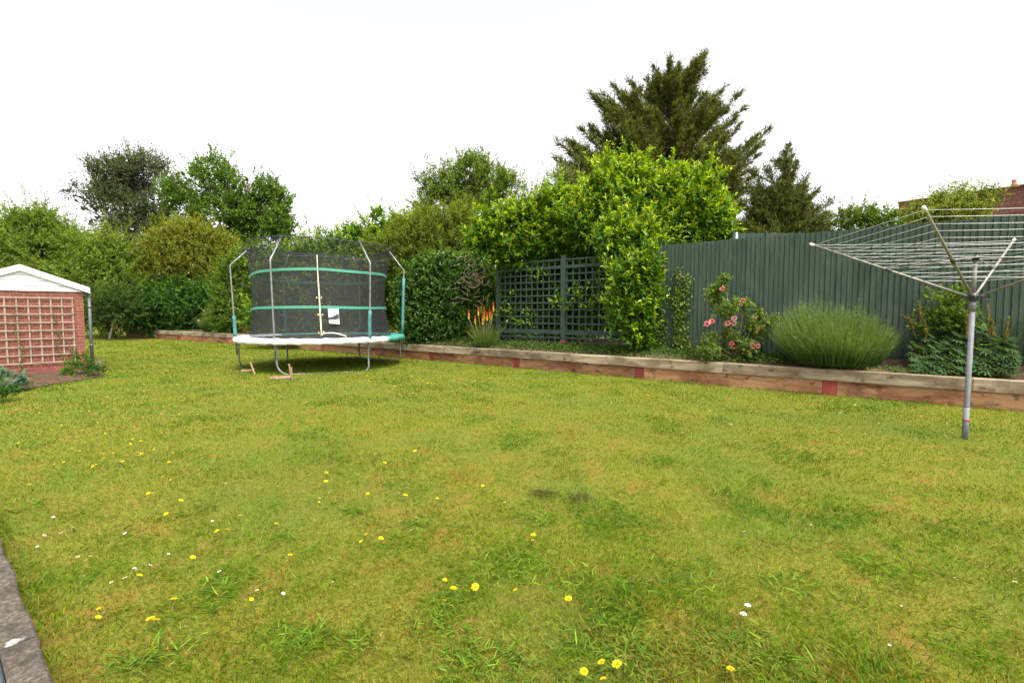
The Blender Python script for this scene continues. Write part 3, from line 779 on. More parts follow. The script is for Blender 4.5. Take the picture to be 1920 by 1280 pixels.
    for t, dz in ((.665, .07), (.305, .03)):
        mb = MB(); v = []
        for i in range(na):
            a = 2 * math.pi * i / na; p = netp(a, t); q = TC + (p - TC) * np.array([1.012, 1.012, 1]); w = dz * math.sin(a - R(300) + math.pi / 2) * 1.0
            v += [q + [0, 0, w - .032], q + [0, 0, w + .032], q * 1 + nrm(np.array([*(TC - q)[:2], 0])) * .006 + [0, 0, w + .032], q + nrm(np.array([*(TC - q)[:2], 0])) * .006 + [0, 0, w - .032]]
        mb.add(v, [(4 * i + q, 4 * ((i + 1) % na) + q, 4 * ((i + 1) % na) + (q + 1) % 4, 4 * i + (q + 1) % 4) for i in range(na) for q in range(4)])
        mb.build('band', M_BAND, net, smooth=False)
    # zip up the front with toggles and a loose tail
    zp = [on_net(x, y, 1.70 + .1 * (y > 600)) for x, y in ((594.5, 478), (595.5, 505), (597, 530), (599, 560), (600.5, 590), (602, 612), (603, 629))]
    zp = [p + nrm(np.array([*(p - TC)[:2], 0])) * .03 for p in zp]
    MB().tube(zp, [.009, .011, .017, .019, .018, .018, .017], 6).build('zip', M_ZIP, net, smooth=True)
    for x, y in ((594, 558), (602.5, 558), (596.5, 590), (604.5, 590), (598, 624), (607, 622), (648, 630)):
        p = on_net(x, y, 1.80); MB().ball(p, .022, 6, 4).build('toggle', M_BRASS, net, smooth=True)
    tl = [on_net(x, y, 1.83) for x, y in ((603, 629), (606, 625), (615, 624), (627, 624), (636, 626), (646, 629), (649, 631))]
    MB().tube(tl, .012, 6).build('loose_cord', M_ZIP, net, smooth=True)
    # warning panel: white card with a dark picture across it
    pc = on_net(625, 593, 1.80); off = nrm(np.array([*(pc - TC)[:2], 0]))
    def onp(x, y, e=0.):
        d = ray(x, y); t = ((pc + off * e - np.array([0, 0, H])) @ off) / (d @ off); return np.array([0, 0, H]) + d * t
    c4 = [onp(x, y) for x, y in ((614.5, 578.5), (634.5, 579), (636.5, 607.5), (617, 606))]; mb = MB(); v = [c + off * .02 for c in c4] + [c + off * .012 for c in c4]
    mb.add(v, [(0, 1, 2, 3), (7, 6, 5, 4)] + [(i, 4 + i, 4 + (i + 1) % 4, (i + 1) % 4) for i in range(4)]); sg = mb.build('warning_panel', M_WHITE, net)
    pp = [onp(x, y, .024) for x, y in ((615.8, 595.5), (619, 594.3), (624, 593.5), (629, 590.5), (632, 588.6), (635, 588.4), (635.6, 597.5), (632, 598.5), (627, 599.6), (621, 599), (616.4, 599.6))]
    MB().add(pp, [tuple(range(len(pp)))]).build('printed_picture', M_BLACKPL, sg)
trampoline()

def small_wood():
    for i, (x, y, w, lab) in enumerate(((466, 696, .30, 'flat reddish wood block under the left trampoline leg'), (526, 710, .42, 'larger reddish wood block under the front trampoline leg'))):
        p = G(x, y); o = thing('wood_block', lab, 'wood block', tuple(p), R(15 + 8 * i))
        MB().box(-w / 2, w / 2, -.09, .09, 0, .048).build('block', M_PEG, o, local=True, bevel=.006)
    for i, (x0, y0, x1, y1, lab) in enumerate(((478, 701, 470, 679, 'slanting wooden peg beside the left trampoline leg'), (546, 703, 542, 682, 'reddish peg leaning behind the pale peg by the front leg'), (547, 713, 546, 688, 'pale upright wooden peg beside the front trampoline leg'))):
        p = G(x0, y0); q = A(x1, y1, p[1] + (.1 if i < 2 else 0)); q2 = p - (q - p) * .15
        o = thing('wooden_peg', lab, 'peg', tuple(p))
        MB().tube([q2, p, q], [.012, .020, .021], 4).build('peg', M_PEG, o)
small_wood()

# ------------------------------------------------------------------ rotary clothes airer
def airer():
    b = G(1809, 821); T = thing('rotary_airer', 'grey rotary clothes airer with four spread arms and white lines', 'clothes airer', tuple(b))
    ax = lambda z: b + np.array([.004 * z, 0, z])
    hz = 1.63; tz = 2.06
    MB().tube([ax(-.05), ax(.36)], .030, 12).build('ground_socket', M_GREYPOST, T, smooth=True)
    MB().tube([ax(.20), ax(.225)], .0325, 12).build('tape_band', M_REDTAPE, T, smooth=True)
    MB().tube([ax(.36), ax(.37), ax(hz - .15)], .0265, 12).build('pole', M_GREYPOST, T, smooth=True)
    mb = MB(); mb.tube([ax(hz - .17), ax(hz - .05)], .031, 12); mb.tube([ax(hz - .105), ax(hz - .095)], .034, 12); mb.build('height_collar', M_GREYPOST, T, smooth=True)
    MB().tube([ax(hz), ax(tz)], .021, 12).build('inner_pole', M_ALU, T, smooth=True)
    hub = MB(); hub.tube([ax(hz - .055), ax(hz + .035)], .043, 12).build('lower_hub', M_BLACKPL, T, smooth=True)
    mb = MB(); mb.tube([ax(tz - .03), ax(tz + .03)], .036, 12); mb.tube([ax(tz), ax(tz + .012)], .085, 12); mb.build('upper_hub', M_BLACKPL, T, smooth=True)
    a0 = math.atan2(.82, -.57); tips = []; L = 1.74; rise = .775
    dirs = [np.array([math.cos(a0 + k * math.pi / 2), math.sin(a0 + k * math.pi / 2), 0]) for k in range(4)]
    pt = lambda k, f: ax(hz) + dirs[k] * (.05 + (L - .05) * f) + np.array([0, 0, rise * f])
    for k in range(4):
        arm = MB().tube([pt(k, 0), pt(k, .5), pt(k, 1)], .0135, 8).build('arm', M_ALU, T, smooth=True)
        MB().tube([pt(k, .975), pt(k, 1.012)], .018, 8).build('tip_cap', M_WHITE, arm, smooth=True)
        MB().tube([pt(k, .43), pt(k, .47)], .021, 8).build('slider', M_BLACKPL, arm, smooth=True)
        MB().tube([ax(tz) + dirs[k] * .06, pt(k, .45) + np.array([0, 0, .01])], .008, 6).build('strut', M_ALU, T, smooth=True)
        s = np.array([-dirs[k][1], dirs[k][0], 0]); mb = MB()
        for q in (-.018, .018): mb.tube([ax(hz - .01) + dirs[k] * .02 + s * q, ax(hz + .005) + dirs[k] * .10 + s * q], .009, 6)
        mb.build('bracket', M_BLACKPL, T, smooth=True)
    mb = MB(); fr = [.985, .92, .85, .78, .71, .64, .57, .50, .40, .32, .25]
    for i, f in enumerate(fr):
        for k in range(4):
            p, q = pt(k, f), pt((k + 1) % 4, f - (.0 if k < 3 else .0)); sag = random.choice([.004, .008, .015, .03 if i > 6 else .012]) * f
            mb.tube([p * (1 - t) + q * t - np.array([0, 0, sag * 4 * t * (1 - t)]) for t in np.linspace(0, 1, 7)], .0027, 5)
    mb.build('washing_line', M_LINE, T, smooth=True)
airer()

# ------------------------------------------------------------------ laurels, shrubs and trees
LO, LY = (.062, .145, .008), (.44, .54, .018)      # laurel: old leaf, young leaf
LAU = dict(L=.155, W=.060, six=True, k=7, sl=.26, m=M_GLOSS, spread=(72, 28), upness=.55, fold=.18, droop=.14, pw=1.2, coren=2600)
def laurel(name, label, blobs, n, young=.5, **kw):
    d = dict(LAU); d.update(kw); o = d.pop('old', LO); y = d.pop('yc', LY)
    return plant(name, label, 'hedge', blobs, int(n * 1.5), d.pop('L'), d.pop('W'), o, y, young_p=young, **d)
BL = lambda lst, Y, **k: [blob(x, y, r, Y, **k) for x, y, r in lst]

laurel('laurel_bush', 'tall bright green laurel bush rising above the fence end in front of the conifer',
       BL([(1140, 362, 36), (1182, 344, 33), (1160, 395, 58), (1228, 405, 50), (1258, 357, 25), (1290, 366, 38), (1318, 395, 42), (1296, 425, 48), (1240, 445, 45), (1170, 445, 48), (1110, 420, 40), (1340, 432, 24), (1150, 455, 30), (1188, 326, 14), (1184, 312, 8), (1265, 334, 13), (1268, 322, 7), (1215, 350, 16), (1355, 452, 14)], 13.0, dep=.7) + BL([(1185, 462, 34), (1150, 452, 26), (1216, 458, 26), (1192, 490, 24)], 11.9, dep=.5),
       3000, .62, base=(*Wp(s_of(1230, 2.2), 2.2)[:2], .4), seed=21, rough=.26, shell=.12, spur=.1, fine=3.2, trunk=True, tr=.06, limbs=8)
laurel('laurel_bush', 'bright green laurel growing over the top of the dark lattice trellis',
       BL([(905, 450, 26), (940, 430, 30), (985, 415, 32), (1040, 400, 34), (965, 462, 32), (1015, 450, 40), (1065, 435, 45), (1085, 405, 36), (1100, 465, 30), (940, 475, 18)], 13.9, dep=.6),
       1700, .62, base=(*Wp(s_of(1010, 1.6), 1.6)[:2], .4), seed=22, rough=.3, shell=.12, spur=.1, fine=3.2)
laurel('laurel_bush', 'shaded laurel growing behind the lattice trellis with a few leaves poking through',
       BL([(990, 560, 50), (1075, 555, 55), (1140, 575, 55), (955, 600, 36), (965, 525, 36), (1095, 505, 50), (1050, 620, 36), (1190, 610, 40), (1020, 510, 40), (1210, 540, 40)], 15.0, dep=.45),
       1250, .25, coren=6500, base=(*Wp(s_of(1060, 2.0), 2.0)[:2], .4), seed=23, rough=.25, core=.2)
laurel('laurel_bush', 'bright laurel tumbling down over the right end of the lattice trellis',
       BL([(1196, 515, 24), (1208, 535, 22), (1214, 572, 20), (1192, 552, 24), (1198, 625, 22), (1166, 590, 12), (1168, 515, 12), (1218, 510, 16), (1174, 530, 18), (1206, 650, 12), (1150, 602, 7), (1190, 595, 24), (1148, 565, 7), (1215, 545, 16)], 11.35, dep=.35),
       520, .5, coren=350, base=(*Wp(s_of(1200, .7), .7)[:2], .4), seed=24, rough=.5, core=.3, spur=.05, fine=3.)
laurel('laurel_hedge', 'dark back hedge of the next garden glimpsed behind the laurels and trellis',
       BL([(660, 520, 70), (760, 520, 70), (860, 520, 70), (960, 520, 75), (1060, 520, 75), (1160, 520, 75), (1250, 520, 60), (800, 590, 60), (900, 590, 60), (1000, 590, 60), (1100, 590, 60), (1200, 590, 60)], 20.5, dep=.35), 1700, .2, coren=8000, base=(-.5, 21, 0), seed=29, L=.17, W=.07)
def poke():     # a few shoots through the lattice
    root = thing('laurel_shoot', 'loose laurel shoots growing through the middle of the lattice trellis', 'plant', tuple(Wp(s_of(1060, .92), .92, .5)))
    pts = []
    for x, y, nn in ((958, 585, 12), (975, 600, 8), (1050, 565, 9), (1062, 575, 8), (1085, 560, 8), (1110, 575, 9), (1120, 535, 8), (1010, 510, 5), (1018, 520, 5), (955, 560, 5), (990, 600, 5), (1098, 545, 6), (1130, 560, 8)):
        for _ in range(nn):
            s = s_of(x + rng.normal(0, 8), .93); q = A(x, y + rng.normal(0, 7), Wp(s, .93)[1])
            pts.append(Wp(s, .93 + rng.uniform(-.10, .05), q[2]))
    P = np.array(pts); D = nrm(np.tile(np.array([[*(-NB * .8), .5]]), (len(P), 1)) + rng.normal(0, .4, (len(P), 3)))
    LF = Leafage(); shoots(LF, P, D, .15, 4, .12, .048, LO, LY, .6, (65, 30), True, fold=.18); LF.build('foliage', M_GLOSS, root)
poke()
laurel('laurel_hedge', 'long bright green laurel hedge behind the trampoline',
       BL([(545, 492, 40), (590, 478, 34), (635, 468, 36), (680, 458, 38), (720, 443, 38), (760, 436, 36), (700, 510, 58), (640, 530, 58), (580, 550, 58), (760, 500, 58), (775, 570, 55), (700, 585, 58), (620, 600, 50), (550, 600, 50), (792, 440, 28), (710, 400, 10), (660, 435, 14), (520, 540, 40), (500, 590, 40)], 19.5, dep=.6),
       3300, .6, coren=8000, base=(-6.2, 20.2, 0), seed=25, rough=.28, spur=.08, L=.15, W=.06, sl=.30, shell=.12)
laurel('privet_hedge', 'yellow green bushy hedge beyond the trampoline left poles',
       BL([(425, 545, 28), (440, 505, 32), (470, 495, 36), (450, 570, 40), (480, 560, 40), (430, 605, 32), (475, 610, 34), (505, 530, 36), (500, 480, 20), (412, 590, 20)], 24.0, dep=.7),
       1900, .6, coren=5000, base=(-13.0, 24.5, 0), seed=26, rough=.2, L=.11, W=.05, six=False, m=M_LEAF, old=(.075, .14, .02), yc=(.25, .31, .035))
laurel('laurel_bush', 'deep green shaded bush under the yellowish flowering shrub',
       BL([(285, 570, 40), (340, 572, 46), (385, 565, 38), (300, 602, 34), (360, 605, 36), (255, 590, 30), (395, 590, 20)], 27.6, dep=.7),
       1500, .3, coren=4000, base=(-18.3, 28.2, 0), seed=27, rough=.22, L=.16, W=.07, old=(.035, .098, .012), yc=(.13, .25, .03), six=False)

plant('olive_shrub', 'soft olive green shrub of fine leaves between the two laurels', 'shrub',
      BL([(740, 472, 44), (800, 442, 40), (850, 432, 38), (842, 470, 48), (782, 482, 44), (885, 462, 26), (860, 405, 16)], 17.6, dep=.6), 5200, .085, .04, (.11, .155, .024), (.29, .31, .045),
      k=8, sl=.28, seed=31, rough=.36, coren=6000, spur=.05, corem=1.3, base=(-2.5, 17.8, 0))
ivy_root = plant('ivy_mass', 'dense dark ivy over the fence between the trampoline and trellis', 'ivy',
      BL([(780, 545, 42), (830, 532, 48), (880, 532, 42), (912, 560, 32), (790, 602, 42), (850, 602, 46), (903, 612, 30), (765, 575, 22), (775, 628, 20), (840, 505, 30), (800, 515, 32), (890, 505, 24), (920, 520, 18)], 15.5, dep=.4), 4200, .08, .07, (.045, .108, .014), (.20, .29, .03),
      k=5, sl=.18, seed=32, rough=.16, coren=5000, young_p=.28, spread=(80, 50), m=M_GLOSS, shell=.1, core=.25, base=(-1.9, 15.6, .4), fold=.12)
def twigs():
    r = thing('dry_twigs', 'bare pinkish dry twigs tangled in the ivy above the red hot pokers', 'twigs', tuple(A(895, 525, 14.75))); tag(r, kind='stuff')
    mb = MB()
    for _ in range(110):
        p = A(rng.normal(893, 20), rng.normal(525, 30), 14.75 + rng.uniform(-.12, .2)); d = nrm(rng.normal(0, 1, 3) * np.array([1, .35, .7])) * rng.uniform(.12, .32)
        mb.tube([p, p + d * .5 + rng.normal(0, .03, 3), p + d], [.007, .005, .002], 4)
    mb.build('twig_tangle', M_TWIG, r)
twigs()

plant('dark_tree', 'tall dull grey green tree behind the left shrubs, taller than its neighbours', 'tree',
      BL([(180, 345, 36), (160, 380, 22), (215, 335, 34), (248, 330, 26), (280, 328, 36), (292, 372, 44), (212, 392, 48), (262, 400, 50), (205, 440, 50), (305, 430, 40), (255, 460, 60), (150, 385, 12), (172, 318, 10), (240, 305, 9), (300, 312, 10)], 40), 3900, .24, .12, (.070, .088, .050), (.13, .15, .085),
      k=7, sl=.8, seed=41, rough=.35, gap=.50, gs=1.6, trunk=True, tr=.2, limbs=8, coren=250, spur=.05, spurl=2.5, young_p=.35, core=.5, upness=.1, base=(-31.5, 40.3, 0), jit=.25)
plant('broadleaf_tree', 'spreading mid green broadleaf tree above the yellowish shrub', 'tree',
      BL([(345, 345, 32), (390, 348, 42), (450, 365, 42), (500, 395, 38), (532, 425, 26), (430, 408, 56), (352, 395, 36), (480, 430, 42), (385, 430, 42), (365, 320, 10), (425, 330, 10), (520, 372, 12), (325, 330, 12), (470, 340, 10), (550, 440, 12)], 36), 3400, .24, .14, (.075, .14, .022), (.19, .27, .045),
      k=7, sl=.65, seed=42, rough=.35, gap=.50, gs=1.2, trunk=True, tr=.24, limbs=14, coren=200, spur=.05, spurl=2.5, young_p=.4, core=.55, base=(-20.6, 36.2, 0), jit=.25)
plant('broadleaf_tree', 'airy round broadleaf tree in the middle, behind the olive shrub', 'tree',
      BL([(880, 325, 34), (845, 348, 38), (918, 345, 36), (805, 385, 34), (880, 385, 58), (945, 372, 28), (935, 405, 40), (825, 415, 42), (880, 425, 48), (870, 292, 8), (908, 295, 8), (790, 340, 9), (950, 325, 9), (975, 352, 8), (800, 360, 12)], 30), 3600, .17, .10, (.10, .155, .028), (.25, .30, .05),
      k=7, sl=.45, seed=43, rough=.36, gap=.48, gs=.85, trunk=True, tr=.17, limbs=14, coren=200, spur=.06, spurl=3, young_p=.45, core=.55, base=(-2.6, 30.2, 0), jit=.22)
plant('broadleaf_tree', 'sparse pale leaved small tree left of the big conifer', 'tree',
      BL([(1056, 352, 24), (1050, 325, 12), (1075, 345, 14), (1002, 382, 22), (1045, 392, 22), (985, 365, 10), (1020, 370, 14)], 24), 420, .12, .075, (.11, .14, .055), (.26, .28, .12),
      k=6, sl=.4, seed=44, rough=.45, gap=.42, gs=.6, trunk=True, tr=.09, limbs=7, young_p=.5, core=.6, base=(1.9, 24.2, 0))
def tufty(lst, Y, **k): return BL(lst, Y, **k)
plant('bushy_tree', 'broad olive green bushy tree rising behind the brick shed', 'tree',
      BL([(15, 435, 40), (62, 430, 32), (112, 462, 34), (150, 478, 36), (200, 490, 40), (60, 500, 62), (140, 530, 62), (215, 535, 50), (20, 560, 70), (190, 585, 42), (235, 570, 32), (100, 590, 40), (102, 420, 9), (45, 408, 14), (85, 410, 14), (205, 470, 22)], 27.5, dep=.7), 9500, .16, .07, (.115, .175, .028), (.28, .34, .05),
      k=8, sl=.5, seed=45, rough=.36, gap=.38, gs=.9, trunk=True, tr=.10, limbs=10, coren=7000, spur=.05, spurl=4, young_p=.5, core=.35, base=(-22.6, 27.8, 0), upness=.2)
def cream(LF, P, D):
    i = rng.choice(len(P), 190, replace=False); q = P[i] + D[i] * .2
    for _ in range(5):
        LF.add(*leaves_geo(q + rng.normal(0, .06, q.shape), nrm(rng.normal(0, 1, q.shape)), nrm(D[i] + rng.normal(0, .3, q.shape)), np.full(len(q), .09), np.full(len(q), .07), jitter((.55, .52, .30), len(q), .1, .03)))
plant('flowering_shrub', 'rounded yellowish shrub with cream blossom beyond the lawn', 'shrub',
      BL([(330, 462, 42), (292, 480, 42), (382, 462, 38), (272, 522, 40), (340, 515, 58), (398, 505, 42), (425, 500, 20), (300, 540, 34), (360, 445, 28), (420, 470, 26)], 29, dep=.7), 6500, .12, .065, (.125, .148, .020), (.31, .31, .045),
      k=8, sl=.42, seed=46, rough=.34, coren=8000, corem=1.2, spur=.05, spurl=3, young_p=.6, base=(-19.6, 29.4, 0), extra=cream)
plant('thin_sapling', 'thin upright sapling poking above the bushy tree left of the tall dark tree', 'tree',
      BL([(100, 420, 9), (103, 440, 11), (98, 405, 5)], 30, dep=1), 60, .11, .06, (.07, .10, .05), (.13, .16, .07), k=6, sl=.3, seed=47, trunk=True, tr=.05, limbs=1, base=(*A(103, 560, 30)[:2], 0))
plant('small_tree', 'small dark stemmed tree at the far lawn edge beside the shed downpipe', 'tree',
      BL([(205, 575, 26), (225, 560, 24), (190, 590, 18), (240, 585, 20)], 25.5, dep=1), 700, .15, .07, (.045, .085, .022), (.12, .16, .04), k=7, sl=.4, seed=48, trunk=True, tr=.05, limbs=3, base=(*G(207, 638)[:2], 0))
plant('garden_shrub', 'low leafy shrub peeping over the fence beside the small conifer', 'shrub',
      BL([(1592, 416, 18), (1620, 408, 17), (1652, 412, 18), (1600, 430, 20), (1650, 428, 20), (1625, 425, 20), (1675, 420, 14)], 12.0, dep=.8), 800, .08, .045, (.07, .12, .02), (.22, .26, .045), k=6, sl=.16, seed=51, rough=.3, base=(8.6, 12.2, 0))
plant('wisteria', 'yellow green wisteria trailing over the old brick wall beyond the fence', 'climber',
      BL([(1722, 408, 18), (1750, 400, 24), (1790, 388, 26), (1830, 378, 22), (1855, 366, 14), (1770, 412, 26), (1840, 404, 14), (1845, 350, 9), (1812, 355, 7), (1762, 365, 6)], 13.2, dep=.4), 1300, .09, .036, (.11, .16, .022), (.34, .33, .05), k=8, sl=.26, seed=52, rough=.4, young_p=.7, spread=(75, 50), droop=.35, upness=.0, base=(12.2, 13.6, 0), gap=.36, gs=.5)

def conifer(label, trunk_px, Y, tips, nfill, old, young, slope, base_py, seed, L=.20, W=.05, dens=1.0, spr=.55, ymin=0, off=60, trr=.28):
    r_ = np.random.default_rng(seed); tx = trunk_px
    foot = A(tx, 600, Y); root = thing('conifer', label, 'tree', (foot[0], foot[1], 0))
    apex = max((A(x, y, Y) for x, y in tips[:1]), key=lambda p: p[2])
    mb = MB(); tk = [np.array([foot[0], foot[1], 0]) * (1 - t) + np.array([apex[0], apex[1], apex[2] * .96]) * t for t in np.linspace(0, 1, 8)]
    mb.tube(tk, [trr * (1 - t) + .015 for t in np.linspace(0, 1, 8)], 8)
    limbs = []
    def add_limb(x, y, dy):
        tip = A(x, y, Y + dy); tip = tip + 0; dx = math.hypot(tip[0] - foot[0], dy)
        z0 = tip[2] - dx * slope - .6; z0 = max(z0, .8); t = min(1, z0 / apex[2])
        s0 = np.array([foot[0] + (apex[0] - foot[0]) * t, Y, z0]); limbs.append((s0, tip))
    tips = [(x, y + max(0, 14 - (y - 90) * .06)) for x, y in tips]
    for x, y in tips: add_limb(x, y, r_.normal(0, .5))
    T = np.array([t for t in tips if t[1] > ymin], float)
    for _ in range(nfill):
        i = r_.integers(len(T)); f = r_.uniform(.15, 1.0) ** .8; x = tx + (T[i, 0] - tx) * f; y = T[i, 1] + (1 - f) * r_.uniform(0, 60) + r_.uniform(0, off)
        if r_.random() < .35: y = r_.uniform(min(y, base_py), max(y, base_py) + 1)
        span = abs(T[i, 0] - tx) * Y / F
        add_limb(x, y, r_.choice([-1, 1]) * math.sqrt(max(0, 1 - f * f)) * max(span, 1.2) * r_.uniform(.3, .9))
    LF = Leafage()
    for s0, tip in limbs:
        ln = np.linalg.norm(tip - s0); n = int(max(8, ln * 15 * dens))
        up = np.array([0, 0, 1.0]); ctrl = s0 * .45 + tip * .55 - up * ln * .10
        t = .10 + .90 * r_.random(n) ** .8
        t3 = t[:, None]
        p = (1 - t3) ** 2 * s0 + 2 * t3 * (1 - t3) * ctrl + t3 ** 2 * tip
        d = nrm(2 * (1 - t3) * (ctrl - s0) + 2 * t3 * (tip - ctrl))
        o = nrm(r_.normal(0, 1, (n, 3)) * np.array([[1, 1, .7]]))
        sd = nrm(d * .8 + o * .75 + up * .12)
        sl = (.26 + .60 * (1 - t)) * spr / .55 * min(1.0, ln / 3) * 1.0
        shoots(LF, p, sd, sl, 9, L, W, old, young, .55, (38, 18), fold=.1, droop=.05, pw=1.0, jit=.2)
        tt = np.linspace(0, 1, 5)[:, None]; q = (1 - tt) ** 2 * s0 + 2 * tt * (1 - tt) * ctrl + tt ** 2 * tip
        mb.tube(q, [.05 * (1 - k / 4.) + .008 for k in range(5)], 5)
        m_ = 10; P = tip + r_.normal(0, .05, (m_, 3)) - d[-1] * r_.uniform(0, .5, (m_, 1))
        shoots(LF, P, nrm(np.tile(nrm(tip - ctrl)[None], (m_, 1)) + r_.normal(0, .3, (m_, 3))), .4, 7, L * .8, W * .8, old, young, .7, (30, 14), fold=.1, droop=.03)
    LF.build('foliage', M_NEEDLE, root); mb.build('trunk', M_BARK, root, smooth=True)
conifer('very tall dark olive conifer with upswept branches towering over the laurel', 1245, 28,
        [(1258, 93), (1273, 108), (1225, 112), (1212, 138), (1180, 142), (1128, 168), (1116, 174), (1108, 166), (1310, 100), (1322, 86), (1302, 130), (1362, 152), (1388, 166), (1342, 172), (1395, 195), (1380, 212), (1442, 237), (1412, 258), (1402, 290), (1416, 322), (1402, 352), (1103, 230), (1090, 238), (1045, 260), (1064, 262), (1040, 295), (1052, 312), (1062, 340), (1165, 200), (1150, 150), (1380, 330), (1370, 370), (1395, 380)],
        520, (.072, .092, .018), (.205, .215, .036), .62, 470, 5, off=45, dens=1.7, W=.052, L=.18)
conifer('smaller bushy dark conifer just beyond the green fence', 1472, 21,
        [(1478, 270), (1466, 302), (1440, 318), (1420, 345), (1496, 305), (1512, 332), (1530, 360), (1557, 378), (1548, 402), (1402, 352), (1384, 382), (1374, 412), (1556, 425), (1545, 440), (1390, 430), (1450, 300), (1405, 318), (1470, 285), (1486, 290), (1474, 313), (1488, 318), (1460, 335), (1482, 335), (1470, 328), (1478, 300)],
        360, (.055, .078, .018), (.17, .175, .03), .22, 455, 6, spr=.85, ymin=325, trr=.12, L=.16, W=.042, dens=2.0)

# ------------------------------------------------------------------ brick house beyond the fence
def house():
    p0, p1 = A(1680, 500, 16.2), A(1922, 500, 13.9); u = nrm(np.array([*(p1 - p0)[:2], 0])); z0 = A(1680, 381, 16.2)[2]; z1 = A(1922, 348, 13.9)[2]
    zt = (z0 + z1) / 2; ang = math.atan2(u[1], u[0])
    h = thing('brick_house', 'old red brick house wall with tiled coping and a chimney pot beyond the fence', 'house', (p0[0], p0[1], 0), ang)
    Ln = np.linalg.norm((p1 - p0)[:2]) + 4
    MB().box(0, Ln, 0, 5, 0, zt).build('wall', M_OLDBRICK, h, local=True)
    mb = MB()
    for i in range(int(Ln / .3)):
        mb.box(i * .3 - .03, i * .3 + .265, -.05, .3, zt + .001, zt + .05 + random.uniform(-.006, .006))
    mb.build('coping', M_OLDBRICK, h, local=True, bevel=.008)
    q = A(1899, 346, 14.1); x = (q - p0) @ u
    MB().tube([(x, .15, zt + .05), (x, .15, zt + .12), (x, .15, zt + .14), (x, .15, zt + .2), (x, .15, zt + .24)], [.07, .07, .055, .05, .065], 12).build('chimney_pot', M_TERRA, h, local=True, smooth=True)
house()
def far_screen():
    a, b = A(1375, 444, 12.5), A(1560, 436, 12.5)
    o = thing('netting_screen', 'dark netting screen showing just above the green fence below the small conifer', 'screen', (a[0], a[1], 0))
    MB().box(0, b[0] - a[0], 0, .03, 1.0, A(1460, 437, 12.5)[2]).build('netting', M_FENCE, o, local=True)
    for x in np.linspace(0, b[0] - a[0], 4): MB().box(x - .03, x + .03, -.03, -.001, 0, A(1460, 434, 12.5)[2]).build('post', M_FENCE, o, local=True)
    p = A(1381, 446, 11.9); o = thing('white_post', 'short white post end showing above the fence beside the laurel', 'post', (p[0], p[1], 0))
    MB().tube([(0, 0, 0), (0, 0, A(1381, 440, 11.9)[2]), (0, 0, A(1381, 436, 11.9)[2])], [.03, .03, .018], 8).build('post', M_WHITE, o, local=True)
far_screen()

# ------------------------------------------------------------------ planting in the raised bed
def bedz(d): return .41 + .20 * min(1, max(0, (d - .16) / .8))
def fan(name, label, cat, px, d, n, H_, spread, W, col, tip, bend=.35, group=None, part='foliage', base_r=.12, seg=3, up=1., dome=.12):
    s = s_of(px, d); b = Wp(s, d, bedz(d) - .01); root = thing(name, label, cat, tuple(b), group=group); LF = Leafage()
    a = rng.uniform(0, 6.283, n); rr = np.sqrt(rng.random(n)); o = np.stack([np.cos(a), np.sin(a), np.zeros(n)], 1)
    P = b + o * (rr * base_r)[:, None]; D = nrm(o * (rr * spread)[:, None] + np.array([[0, 0, up]]) + rng.normal(0, .08, (n, 3)))
    L = H_ * rng.uniform(.5, 1.08, n) * np.where(rng.random(n) < .04, 1.2, 1.) * (1 - dome * rr ** 2) * (.78 + .44 * vnoise(o * rr[:, None] * 2.4 + n, 7))
    ribbons(LF, P, D, L, np.full(n, W), jitter(col, n, .2), o * (bend * rr)[:, None] + rng.normal(0, .06, (n, 3)), seg, jitter(tip, n, .2))
    return root, LF, P, D, L
def lavender(label, px, d, n, H_, spread, base_r, W=.007, col=(.050, .092, .026), tip=(.165, .235, .065)):
    r, LF, P, D, L = fan('lavender_bush', label, 'shrub', px, d, n, H_, spread, W, col, tip, .12, base_r=base_r, dome=.5)
    # leafy side shoots along each stem
    m_ = len(P); rep = 7; t = rng.uniform(.25, .95, m_ * rep); i = np.repeat(np.arange(m_), rep)
    q = P[i] + D[i] * (L[i] * t)[:, None]
    ribbons(LF, q, nrm(D[i] + rng.normal(0, .35, (m_ * rep, 3))), rng.uniform(.05, .13, m_ * rep), np.full(m_ * rep, W * .9), jitter(np.array(col)[None] * (1 - t[:, None] ** 1.5) + np.array(tip)[None] * t[:, None] ** 1.5, m_ * rep, .2), rng.normal(0, .1, (m_ * rep, 3)), 2)
    LF.build('foliage', M_LEAF, r)
lavender('big bushy green lavender mound in the bed in front of the green fence', 1563, .60, 5000, 1.2, .50, .70)
lavender('smaller rounded lavender mound at the far end of the bed left of the trampoline', 402, .5, 1100, 1.0, .55, .50, .012, (.045, .085, .02), (.12, .17, .04))

